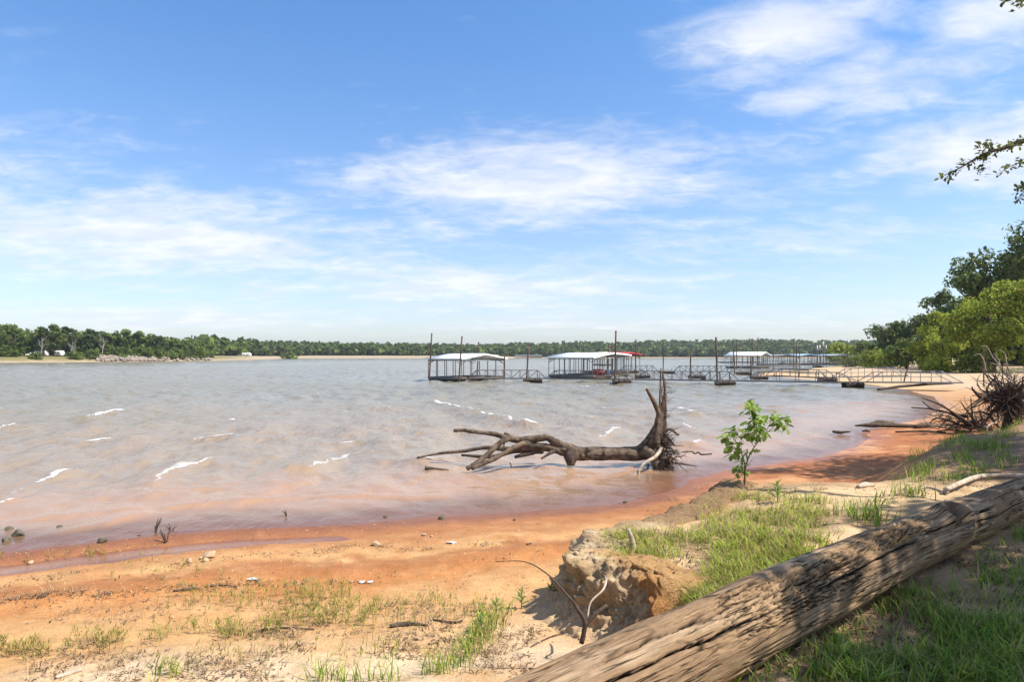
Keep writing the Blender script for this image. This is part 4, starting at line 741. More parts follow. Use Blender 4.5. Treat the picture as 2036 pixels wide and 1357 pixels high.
# ---------------------------------------------------------------- sapling
def sapling():
    D = 10.35; base = G(1481, 972); D = base[1]; g = np.random.default_rng(31)
    root = thing('oak_sapling', 'small green oak sapling standing on the edge of the grassy mound', 'sapling', tuple(base))
    def S(zx, zy, dd=0): return at(1400 + zx / 6.17, 780 + zy / 6.17, D + dd)
    stems = [([(495, 1190), (496, 1080), (500, 960), (550, 790), (640, 640), (740, 530), (840, 440), (905, 370)], [.013, .012, .011, .009, .007, .005, .004, .003]),
             ([(498, 1000), (490, 850), (455, 750), (410, 665), (375, 560), (360, 470)], [.008, .007, .006, .005, .004, .003]), ([(470, 790), (455, 690), (452, 590), (460, 520)], [.005, .004, .004, .003]),
             ([(632, 650), (645, 520), (640, 400), (625, 280), (605, 160)], [.006, .005, .005, .004, .003]), ([(615, 675), (575, 610), (540, 570), (520, 530)], [.004, .004, .003, .003]), ([(640, 640), (600, 615), (570, 600)], [.004, .003, .003]),
             ([(520, 920), (560, 870), (605, 800)], [.004, .003, .002]), ([(505, 880), (470, 820), (420, 790)], [.004, .003, .002]), ([(500, 1170), (510, 1080), (535, 990)], [.004, .003, .002]), ([(490, 1150), (475, 1060), (450, 1010)], [.004, .003, .002]), ([(740, 530), (800, 400), (830, 310)], [.004, .003, .003])]
    brs = []
    for i, (pts, r) in enumerate(stems):
        Q = [S(a, b, .12 * math.sin(i * 1.9) * j / len(pts)) for j, (a, b) in enumerate(pts)]; brs.append((tube('stem' if i == 0 else 'branch', Q, r, MT['stem'], root, 6, 4, .1, i), catmull(Q, 6)))
    out = [(0, .02), (.16, .05), (.22, .17), (.30, .10), (.42, .26), (.50, .13), (.62, .27), (.70, .12), (.82, .17), (.90, .06), (1.0, 0)]   # lobed outline
    up = [(a, b, .10 * b) for a, b in out]; dn = [(a, -b, .10 * b) for a, b in out[:-1]]; mid = [(a, 0, -.02) for a, b in out[1:-1]]
    V = up + dn + mid; nU = len(up); nD = len(dn); Fs = []
    def mi(i): return nU + nD + i - 1
    for i in range(nU - 1):
        a, b = i, i + 1; ma = 0 if i == 0 else mi(i); mb_ = mi(i + 1) if i + 1 < nU - 1 else nU - 1
        for tri in ([a, ma, b], [ma, mb_, b]):
            if len(set(tri)) == 3: Fs.append(tri)
        a2 = nU + i; b2 = nU + i + 1 if i + 1 < nD else nU - 1
        for tri in ([a2, b2, ma], [ma, b2, mb_]):
            if len(set(tri)) == 3: Fs.append(tri)
    V = np.array(V) * .132; V[:, 2] -= .25 * V[:, 0]**2 / .132; mes = []
    for q in [(.19, .30, .045), (.23, .34, .055), (.14, .24, .035), (.30, .38, .08)]:
        me = mesh('oak_leaf', V, np.array(Fs), np.tile(q, (len(V), 1))); me.materials.append(MT['leaf']); mes.append(me)
    for (zx, zy, rx, ry, n) in [(330, 520, 90, 90, 40), (370, 640, 60, 50, 18), (600, 180, 85, 75, 42), (640, 330, 80, 50, 28), (650, 440, 90, 60, 30), (870, 330, 85, 55, 30), (960, 390, 70, 70, 24), (560, 520, 80, 45, 24), (700, 500, 60, 45, 16), (355, 750, 40, 60, 14), (430, 900, 45, 55, 12), (440, 1010, 35, 30, 9), (530, 990, 20, 40, 5), (540, 720, 40, 30, 5), (490, 740, 20, 40, 5), (790, 290, 50, 30, 8)]:
        for i in range(n):
            p = S(zx + g.normal(0, .5) * rx, zy + g.normal(0, .5) * ry, g.normal(0, .11)); own = min(brs, key=lambda q: np.min(np.sum((q[1] - p)**2, 1)))[0]; o = link('leaf', mes[g.integers(0, 4)], None, own, tuple(p - base)); o.rotation_euler = (g.normal(0, .5), g.normal(.25, .45), g.random() * 6.28); q = .75 + .5 * g.random(); o.scale = (q, q, q)
sapling()
def sprout(px, py, hh, label, n=6):
    p = wl_pt(px, py) if shore_s(np.array([G(px, py)[0]]), np.array([G(px, py)[1]]))[0] < 0 else G(px, py); root = thing('sprouting_stub', label, 'plant', tuple(p - [0, 0, .06])); g = np.random.default_rng(int(px + py))
    for i in range(n):
        a = g.random() * 6.28; l = hh * (.5 + .7 * g.random()); tube('twig', [p - [0, 0, .08], p + [math.cos(a) * .04, math.sin(a) * .04, l * .5], p + [math.cos(a) * .1, math.sin(a) * .1, l]], [.012, .009, .004], MT['dark_wood'], root, 5, 3)
sprout(309, 1058, .20, 'dark twiggy stub sprouting from the shallows near the gravel lip', 7)
sprout(330, 1080, .22, 'dark stub with a green tip on the gravel lip by the pool', 5)
sprout(340, 1056, .10, 'low forked twig in the shallows right of the twiggy stub', 4)
sprout(571, 1026, .12, 'short stub poking from the water in front of the waves', 3)
sprout(1017, 927, .16, 'single thin twig standing in the water before the fallen tree branches', 2)

# ---------------------------------------------------------------- trees
def crown_mesh(name, lobes, n, size, pal, seed, flatten=.8, shell=.55):
    g = np.random.default_rng(seed); lobes = np.array(lobes, float); wgt = lobes[:, 3]**2; k = g.choice(len(lobes), n, p=wgt / wgt.sum()); dr = g.normal(0, 1, (n, 3)); dr /= np.linalg.norm(dr, axis=1)[:, None]
    rr = lobes[k, 3] * (shell + (1 - shell) * g.random(n)**.6) * (1 + .22 * fbm(dr[:, 0] * 3 + k, dr[:, 1] * 3 + dr[:, 2] * 2, 3, seed)); C = lobes[k, :3] + dr * rr[:, None] * np.array([1, 1, flatten])
    nr = dr + g.normal(0, .65, (n, 3)) + np.array([0, 0, .35]); nr /= np.linalg.norm(nr, axis=1)[:, None]; a = np.cross(nr, g.normal(0, 1, (n, 3))); a /= np.linalg.norm(a, axis=1)[:, None]; b = np.cross(nr, a)
    s_ = (size * (.6 + .8 * g.random(n)))[:, None]; V = np.stack([C + a * s_, C + b * s_ * .55 + nr * s_ * .12, C - a * s_ * .85, C - b * s_ * .55 + nr * s_ * .12], 1).reshape(-1, 3)
    Fq = np.arange(4 * n).reshape(-1, 4); lc = (1 + .18 * g.normal(0, 1, len(lobes)))[k][:, None]; c = np.repeat(palette(n, pal, g, .16) * lc, 4, 0)
    return mesh(name, V, Fq, np.clip(c, .008, .6))
OAK = [(.105, .145, .034), (.13, .17, .04), (.085, .12, .03), (.15, .18, .042)]; DARK = [(.07, .098, .032), (.085, .115, .037), (.058, .082, .028)]; WIL = [(.24, .30, .032), (.30, .345, .04), (.17, .235, .026), (.35, .36, .06)]; MID = [(.125, .17, .04), (.15, .195, .045), (.10, .14, .035)]
def make_lobes(g, H, Rr, z0, n, r):
    L = []; K = []
    for i in range(n):
        a = g.random() * 6.28; t = g.random(); q = Rr * math.sqrt(g.random()) * math.sin(math.pi * (.18 + .72 * t)); L.append((math.cos(a) * q, math.sin(a) * q, z0 + (H - z0 - r * .6) * t, r * (.7 + .6 * g.random())))
    for (a, b, c, q) in L:
        for i in range(5): e = g.normal(0, 1, 3); e /= np.linalg.norm(e); K.append((a + e[0] * q * .8, b + e[1] * q * .8, c + e[2] * q * .6, q * (.3 + .4 * g.random())))
    return L + K
def trunk_mesh(name, H, r, lean, seed, limbs, spread):
    g = np.random.default_rng(seed); parts = [tube_arrays(np.array([[0, 0, -.5], [0, 0, .05 * H], [lean * .3, 0, H * .3], [lean * .7, .1, H * .6], [lean, 0, H * .85]]), [r * 1.35, r, r * .8, r * .5, r * .15], 9, 3, .15, seed)]
    for i in range(limbs):
        a = g.random() * 6.28; t = .25 + .5 * g.random(); st = np.array([lean * t, 0, H * t]); e = st + np.array([math.cos(a) * spread, math.sin(a) * spread, H * (.12 + .22 * g.random())]); parts.append(tube_arrays(np.array([st, (st + e) / 2 + [0, 0, -.04 * H], e]), [r * .42, r * .28, r * .08], 6, 3, .1, seed + i))
    V, Fq = joined(parts); return mesh(name, V, fixq(Fq), smooth=True)
def tree(name, label, p, H, Rr, pal, seed, n=4500, size=.3, z0=.3, cat='tree', group=None, lobes=22, bark='bark', rz=0, lr=.30, tr=.022, shell=.5, limbs=6, flatten=.8, lean=0):
    g = np.random.default_rng(seed); root = thing(name, label, cat, tuple(p), group); root.rotation_euler = (0, 0, rz)
    link('trunk', trunk_mesh('trunk', H, H * tr + .03, lean, seed, limbs, Rr * .6), MT[bark], root)
    if n: link('crown', crown_mesh('crown', make_lobes(g, H, Rr, z0 * H, lobes, Rr * lr), n, size, pal, seed, flatten, shell), MT['leaf'], root)
    return root
def gps(px, D):
    px = np.asarray(px, float); D = np.asarray(D, float); x = (px - CX) / F * D; z, s_, _, _ = height(x, D, True); return np.stack([x, D, z], 1), s_
_sd = np.linspace(255, 520, 266)
def shoreD(px):
    P, s_ = gps(np.full(266, float(px)), _sd); return float(_sd[np.argmax(s_ > 0)])
def gp(px, D, dz=0): x = (px - CX) / F * D; return (x, D, float(height(np.array([x]), np.array([D]))[0]) + dz)
# right shore, far to near
RT = [('oak_tree', 'big rounded dark oak standing apart at the left end of the right wood', 1772, 205, 13.5, 7.4, DARK + OAK, .18, 7000, .45), ('oak_tree', 'dark oak just right of the big rounded one', 1838, 195, 14.5, 6.8, DARK + OAK, .15, 6500, .45), ('oak_tree', 'small dark oak behind the lowest left end of the wood', 1716, 260, 8.0, 5.0, MID, .1, 3500, .42),
      ('oak_tree', 'tall dark oak whose ragged limb reaches out highest left', 1950, 128, 22.0, 8.0, OAK + MID, .25, 9500, .40), ('oak_tree', 'tallest oak at the right picture edge, above the willows', 2045, 120, 26.5, 8.5, OAK + MID, .3, 10500, .40), ('oak_tree', 'middle dark oak filling the wood between the dark oaks and the tall ones', 1888, 150, 18.0, 6.4, OAK + MID, .2, 7000, .42),
      ('willow_tree', 'yellow green willow on the sand at the left of the willows', 1868, 112, 9.6, 3.7, WIL, .05, 6200, .22), ('willow_tree', 'tall yellow green willow with a dark leaning trunk at the right', 1975, 96, 13.6, 4.7, WIL, .22, 8200, .22), ('willow_tree', 'bright willow filling the right picture edge behind the stump', 2045, 92, 12.8, 3.8, WIL, .08, 6800, .22), ('willow_tree', 'broad olive willow behind the bright left willow', 1912, 118, 11.8, 4.2, MID + WIL, .1, 6200, .25),
      ('willow_bush', 'low bright willow bush in front of the left willow', 1872, 101, 4.9, 2.6, WIL, .0, 3800, .17), ('willow_bush', 'small green tree at the top of the sand left of the willows', 1802, 122, 6.2, 3.0, MID, .2, 3200, .24), ('willow_bush', 'low green bush on the sand between the willow trunks', 1935, 97, 2.6, 2.2, MID + WIL, .0, 2600, .16),
      ('willow_bush', 'pale green bush nearest the walkway landing on the sand spit', 1735, 152, 4.0, 4.2, MID + WIL, .0, 2600, .26), ('willow_bush', 'low scrub bush at the left tip of the sandy shore', 1700, 172, 3.2, 4.4, MID, .0, 2200, .26), ('willow_bush', 'pale scrub bush right of the one nearest the walkway landing', 1772, 140, 3.6, 3.0, WIL + MID, .0, 2200, .25), ('willow_tree', 'pale yellow green tree far down the right shore behind the blue roofs', 1672, 330, 9.5, 8.5, WIL, .05, 3600, .6), ('oak_tree', 'dark oak in the gap behind the willows near the right edge', 1990, 140, 15.5, 6.2, DARK + OAK, .1, 6000, .38)]
for i, (nm, lb, px, D, H, Rr, pal, z0, n, sz) in enumerate(RT):
    tree(nm, lb, gp(px, D), H, Rr, pal, 400 + i, n, sz, z0, 'bush' if 'bush' in nm else 'tree', 'trees on the right shore', lobes=26 if 'willow' in nm else 24, rz=i * 1.1, lr=.38 if H < 8 else .36, lean=1.6 if i == 7 else .2)
# trees beside the camera whose shade falls on the log; one bough reaches into view
def shade_tree(label, p, lobes, n, size, seed, bough=None):
    root = thing('oak_tree', label, 'tree', p, 'oaks shading the foreground'); b = np.array(p)
    link('trunk', trunk_mesh('trunk', 9.5, .24, -.4, seed, 7, 2.6), MT['bark'], root)
    link('crown', crown_mesh('crown', [(a - b[0], c_ - b[1], d_ - b[2], e) for a, c_, d_, e in lobes], n, size, OAK + MID, seed, .75, .25), MT['leaf'], root)
    return root
lob = [(7.3, 2.6, 7.2, 1.0), (8.6, 3.2, 8.4, 1.3), (7.9, 4.2, 7.6, .9), (9.4, 4.6, 7.8, 1.3), (9.0, 1.9, 7.9, 1.2), (10.2, 3.0, 9.4, 1.6), (7.2, 1.5, 8.4, .9), (8.8, 5.6, 7.4, .9), (10.4, 5.9, 8.2, 1.4), (6.3, 1.6, 7.6, .6), (6.6, 3.4, 7.9, .5), (5.8, 2.1, 7.3, .6), (6.3, 2.7, 7.0, .7), (5.7, 1.2, 7.4, .6), (6.9, 2.2, 7.4, .9), (7.6, 3.2, 7.0, .8), (7.0, .6, 7.6, .8)]
t1 = shade_tree('oak at the right edge with one leafy bough hanging into the sky', (9.9, 4.2, 1.5), lob, 9500, .095, 71)
def bough():
    g = np.random.default_rng(8); D = 9.0; b = np.array(t1.location)
    runs = [([(10.0, 4.3, 6.0), (8.9, 7.2, 6.35), tuple(at(2060, 272, D)), tuple(at(2010, 290, D)), tuple(at(1960, 305, D)), tuple(at(1915, 330, D)), tuple(at(1868, 354, D))], .05), ([tuple(at(1968, 300, D)), tuple(at(1962, 285, D)), tuple(at(1945, 288, D))], .008), ([tuple(at(1965, 303, D)), tuple(at(1955, 322, D)), tuple(at(1948, 350, D))], .007), ([tuple(at(2080, 315, D)), tuple(at(2036, 322, D)), tuple(at(2010, 330, D)), tuple(at(1990, 342, D))], .012), ([tuple(at(2070, 375, D)), tuple(at(2036, 388, D)), tuple(at(2020, 400, D))], .008), ([tuple(at(2090, 360, D)), tuple(at(2036, 368, D)), tuple(at(2028, 376, D))], .007), ([tuple(at(2050, -8, D)), tuple(at(2030, 4, D)), tuple(at(2022, 7, D))], .006), ([tuple(at(2012, -10, D)), tuple(at(1998, 4, D))], .006)]
    leaf = np.array([[0, 0, 0], [.4, .26, .04], [.8, .2, .02], [1, 0, -.06], [.8, -.2, .02], [.4, -.26, .04], [.5, 0, -.02]]) * .062; T = np.array([[0, 6, 1], [1, 6, 2], [2, 6, 3], [3, 6, 4], [4, 6, 5], [5, 6, 0]]); mes = []
    for q in ((.10, .125, .035), (.14, .16, .04), (.075, .10, .028)):
        me = mesh('leaf', leaf, T, np.tile(q, (7, 1))); me.materials.append(MT['leaf']); mes.append(me)
    for i, (P, r) in enumerate(runs):
        o = tube('bough' if i == 0 else 'twig', P, np.linspace(r, .003, len(P)), MT['bark'], t1, 6, 5, .1, i); C = catmull(P, 12); C = C[(C[:, 0] < .79 * C[:, 1])]
        for q in range(int(len(C) * (3.6 if i == 0 else 1.6))):
            p = C[g.integers(0, len(C))] + g.normal(0, .035, 3); l = link('leaf', mes[g.integers(0, 3)], None, o, tuple(p - b)); l.rotation_euler = (g.normal(0, .6), g.normal(.2, .6), g.random() * 6.28); s_ = .7 + .6 * g.random(); l.scale = (s_, s_, s_)
bough()
lob2 = [(14.6, 14.6, 8.6, 1.6), (16.2, 15.5, 9.5, 1.9), (15.4, 13.2, 8.0, 1.3), (17.2, 14.0, 10.5, 2.0), (14.2, 12.4, 7.8, .9), (16.8, 17, 9.0, 1.7), (13.6, 15.6, 9.8, .8), (13.0, 10.6, 7.6, 1.2), (12.6, 9.0, 8.0, 1.1), (13.0, 11.6, 8.4, 1.3), (14.3, 12.6, 8.2, 1.2), (15.4, 11.4, 9.0, 1.5), (12.4, 12.6, 8.8, .8), (14.6, 10.2, 8.6, 1.2)]
shade_tree('oak beyond the right picture edge shading the brown bank', (17.5, 14.8, 1.4), lob2, 10500, .11, 72)

# left shore wood: front trees are things, the wood behind them one mass
def wood(name, label, pts, Hs, Rs, n, size, pal, seed):
    g = np.random.default_rng(seed); VV, FF, CC, o_ = [], [], [], 0
    base = [crown_mesh('tmp', make_lobes(np.random.default_rng(seed + q), 1.0, .36, .12, 15, .14), n, size, pal, seed + q, .85, .5) for q in range(6)]; arr = []
    for me in base:
        v = np.zeros(len(me.vertices) * 3, np.float32); me.vertices.foreach_get('co', v); c = np.zeros(len(me.vertices) * 4, np.float32); me.color_attributes['Col'].data.foreach_get('color', c); arr.append((v.reshape(-1, 3), c.reshape(-1, 4)[:, :3])); bpy.data.meshes.remove(me)
    for i, p in enumerate(pts):
        v, c = arr[g.integers(0, 6)]; a = g.random() * 6.28; ca, sa = math.cos(a), math.sin(a); H = Hs[i]; w_ = Rs[i] / .42
        VV.append(np.stack([(v[:, 0] * ca - v[:, 1] * sa) * w_ + p[0], (v[:, 0] * sa + v[:, 1] * ca) * w_ + p[1], v[:, 2] * H + p[2]], 1)); FF.append(np.arange(len(v)).reshape(-1, 4) + o_); CC.append(c * (.8 + .45 * g.random())); o_ += len(v)
    o = link(name, mesh(name, np.vstack(VV), np.vstack(FF), np.vstack(CC)), MT['leaf'], kind='stuff'); return tag(o, label, 'woodland')
g = np.random.default_rng(90)
n = 330; px = -120 + 545 * g.random(n); sl = np.interp(px, np.linspace(-120, 425, 30), [shoreD(q) for q in np.linspace(-120, 425, 30)]); P, s_ = gps(px, sl + 36 + 120 * g.random(n)); ok = s_ > 22
pts = P[ok]; Hs = ((13.5 - .008 * np.maximum(0, px)) * (.8 + .35 * g.random(n)))[ok]; Rs = (4.6 * (.8 + .5 * g.random(n)))[ok]
n2 = 110; px2 = -100 + 520 * g.random(n2); px2 = px2[(px2 < 52) | (px2 > 132)]; sl2 = np.interp(px2, np.linspace(-120, 425, 30), [shoreD(q) for q in np.linspace(-120, 425, 30)]); P2, _ = gps(px2, sl2 + 9 + 22 * g.random(len(px2)))
pts = np.vstack([pts, P2]); Hs = np.concatenate([Hs, 2.2 + 3.2 * g.random(len(P2))]); Rs = np.concatenate([Rs, 1.8 + 1.4 * g.random(len(P2))])
wood('left_wood', 'dense green wood behind the left lake shore', pts, Hs, Rs, 360, .08, OAK + MID, 91)
for i, (px, D, H, Rr, pal, lb) in enumerate([(30, 312, 14.5, 5.0, OAK, 'oak at the far left end of the left shore'), (108, 318, 15.5, 5.6, MID, 'broad oak above the parked trailers, left of the bare tree'), (62, 306, 12, 4.4, OAK, 'low dark oak left of the white trailers'), (88, 309, 14, 4.2, DARK, 'dark narrow oak just behind the white truck'), (136, 330, 15, 3.6, DARK, 'dark upright oak standing above the wood right of the trailers'), (155, 312, 10.5, 3.6, OAK, 'short oak with a bare trunk left of the grey dead tree'), (182, 322, 14.5, 4.2, DARK, 'dark oak forming the peak before the grey dead tree'), (212, 322, 12.5, 4.2, OAK, 'oak right behind the bleached dead tree'),
                                                (250, 330, 14.5, 4.0, OAK, 'tall oak on the rocky part of the left shore'), (276, 338, 13.6, 3.8, MID, 'oak on the rocky shore, right of the tall one'), (312, 360, 11.0, 4.6, DARK, 'rounded dark oak behind the shore bushes'), (336, 366, 10, 4.2, OAK, 'oak between the shore bushes near the point')]):
    tree('oak_tree', lb, gp(px, shoreD(px) + 22 + 5 * (i % 3)), H, Rr, pal, 500 + i, 1700, .62, .24, 'tree', 'trees on the left shore', lobes=20, rz=i)
for i, (px, D, H, Rr, lb) in enumerate([(72, 296, 3.0, 3.2, 'low bush at the waterline below the white trailers'), (150, 297, 3.4, 4.0, 'wide shore bush left of the dead tree'), (186, 299, 5.2, 3.8, 'dense green shore bush just left of the rocks'), (243, 306, 2.4, 2.2, 'small green bush growing among the pale rocks'), (296, 322, 6.6, 4.0, 'tall bush at the right end of the pale rocks'), (316, 332, 4.6, 2.6, 'narrow shore bush right of the tall bush'), (342, 345, 3.4, 3.0, 'low rounded bush on the shore near the point'), (362, 356, 4.8, 2.4, 'dark narrow bush on the shore before the bright one'), (384, 372, 2.8, 2.4, 'low pale bush beside the bright round bush'), (397, 388, 7.6, 4.4, 'bright round bush at the tip of the left point'), (575, 640, 7.0, 9.0, 'pale scrub far off on the sandy shore behind the point')]):
    tree('shore_bush', lb, gp(px, shoreD(px) + 5 if i < 10 else D), H, Rr * .85, MID if i != 9 else MID + WIL[:1], 540 + i, 900, .42 if i < 10 else .9, .0, 'bush', 'bushes along the left shore', lobes=14, lr=.42)
for i, (px, D, H, lb) in enumerate([(203, 304, 11.5, 'bleached bare dead tree on the left shore by the rocks'), (82, 303, 10.5, 'grey dead tree in front of the parked trailers'), (141, 303, 9.0, 'small grey dead tree leaning among the left shore oaks')]):
    p = gp(px, shoreD(px) + 10); root = thing('dead_tree', lb, 'dead tree', p, 'dead trees on the left shore'); link('trunk', trunk_mesh('trunk', H, .26, .8, 700 + i, 12, 2.0), MT['grey_bark'], root)
# far wood on the hills across the lake
n = 1900; px = 380 + 1420 * g.random(n); front = np.interp(px, [380, 480, 620, 800, 1000, 1200, 1400, 1600, 1800], [520, 640, 830, 900, 985, 1030, 1060, 1050, 900]); D = front + 260 * g.random(n)**1.3; P, s_ = gps(px, D); ok = s_ > 26
hill = np.interp(px, [380, 500, 700, 900, 1100, 1230, 1290, 1400, 1500, 1600, 1680, 1800], [0, 0, 1, 1, 3, 5, 9, 12, 12, 10, 8, 8]) * ss(0, 180, D - front); P[:, 2] += hill * .55
pts = P[ok]; Hs = 13.5 * (.78 + .40 * g.random(len(pts)) + .16 * fbm(pts[:, 0] * .02, pts[:, 1] * .004, 3, 94)); Rs = 7.5 * (.8 + .5 * g.random(len(pts)))
# undergrowth and wood on the slope behind the right shore
n = 150; px = 1690 + 520 * g.random(n); P, s_ = gps(px, 135 + 110 * g.random(n)); ok = s_ > 34; Hq = np.where(g.random(n) < .55, 3.5 + 3 * g.random(n), 8 + 4 * g.random(n))
right_pts, right_H = P[ok], Hq[ok]
wood('far_wood', 'long dark green wooded ridge across the lake', pts, Hs, Rs, 75, .20, OAK + DARK + MID, 93)
wood('right_wood', 'dark undergrowth filling the slope behind the right shore trees', right_pts, right_H, 3.2 + .25 * right_H, 420, .075, DARK + OAK, 95)

# ---------------------------------------------------------------- rocks, trailers and marina on the far shores
def riprap():
    gg = np.random.default_rng(66); VV, FF, o_ = [], [], 0; lib = [rock_mesh(900 + q, .8, 5, 8) for q in range(5)]
    n = 420; px = np.where(np.arange(n) < 330, 194 + 118 * gg.random(n), 300 + 125 * gg.random(n)); xs = np.linspace(190, 430, 25); sl = np.interp(px, xs, [shoreD(q) for q in xs]); P, _ = gps(px, sl - .5 + 9 * gg.random(n))
    for i, p in enumerate(P):
        v, f_ = lib[gg.integers(0, 5)]; sz = .45 + .75 * gg.random(); VV.append(v * sz + np.array([p[0], p[1], max(p[2], 0) + .35 + .45 * gg.random()])); FF.append(f_ + o_); o_ += len(v)
    m = material('riprap', (.29, .24, .19), (.15, .125, .105), .5, .95); tag(link('riprap', mesh('riprap', np.vstack(VV), np.vstack(FF)), m, kind='stuff'), 'pale broken rocks armouring the left shore', 'rocks')
riprap()
def camper(label, px, D, L, H, face, stripe='glass', name='camper_trailer'):
    p = gp(px, D if D > 400 else shoreD(px) + 24); root = thing(name, label, 'trailer', p, 'trailers on the left shore'); P = Vector(p); ca, sa = math.cos(face), math.sin(face); ex = Vector((ca, sa, 0)); ey = Vector((-sa, ca, 0))
    def B(n, cx, cy, cz, lx, ly, lz, m): c = P + ex * cx + ey * cy + Vector((0, 0, cz)); bar(n, c - ex * lx / 2, c + ex * lx / 2, ly, lz, MT[m], root)
    B('body', 0, 0, .55 + H / 2, L, 2.4, H, 'white'); B('front_nose', L / 2 + .25, 0, .55 + H * .32, .5, 2.2, H * .62, 'white')
    for q in (-.3, .05, .33): B('window', L * q, -1.205, .55 + H * .62, .9, .03, .6, 'glass')
    B('door', L * .2, -1.206, .55 + H * .45, .65, .03, 1.8 if H > 2 else H * .7, 'pale_steel'); B('stripe', 0, -1.204, .55 + H * .25, L * .98, .03, .18, 'blue_paint')
    for q in (-.12, .02): tube('wheel', [tuple(P + ex * (L * q) + ey * -1.22 + Vector((0, 0, .36))), tuple(P + ex * (L * q) + ey * -1.0 + Vector((0, 0, .36)))], [.36, .36], MT['tyre'], root, 14, 2)
    B('hitch', L / 2 + .9, 0, .5, 1.0, .12, .1, 'rust')
camper('white camper trailer alone on the far grass beyond the point', 490, 560, 6.5, 2.4, .1)
camper('white camper trailer half hidden under the left oaks', 82, 316, 5.0, 2.2, .15)
camper('white boxy trailer at the right of the parked group under the oaks', 118, 318, 3.4, 2.3, -.2)
def truck(label, px, D, face):
    p = gp(px, shoreD(px) + 21); root = thing('parked_truck', label, 'truck', p); P = Vector(p); ex = Vector((math.cos(face), math.sin(face), 0)); ey = Vector((-math.sin(face), math.cos(face), 0))
    def B(n, cx, cz, lx, ly, lz, m, cy=0): c = P + ex * cx + ey * cy + Vector((0, 0, cz)); bar(n, c - ex * lx / 2, c + ex * lx / 2, ly, lz, MT[m], root)
    B('body', 0, .85, 5.0, 1.9, .6, 'white'); B('cab', .2, 1.5, 1.9, 1.75, .75, 'white'); B('windshield', 1.16, 1.5, .03, 1.5, .5, 'glass'); B('side_window', .25, 1.55, 1.4, .03, .45, 'glass', -.89); B('bumper', 2.55, .6, .12, 1.8, .25, 'pale_steel')
    for q in (-1.5, 1.6): tube('wheel', [tuple(P + ex * q + ey * -.98 + Vector((0, 0, .38))), tuple(P + ex * q + ey * -.7 + Vector((0, 0, .38)))], [.38, .38], MT['tyre'], root, 14, 2)
truck('white truck parked at the left end of the trailers under the oaks', 64, 312, .5)

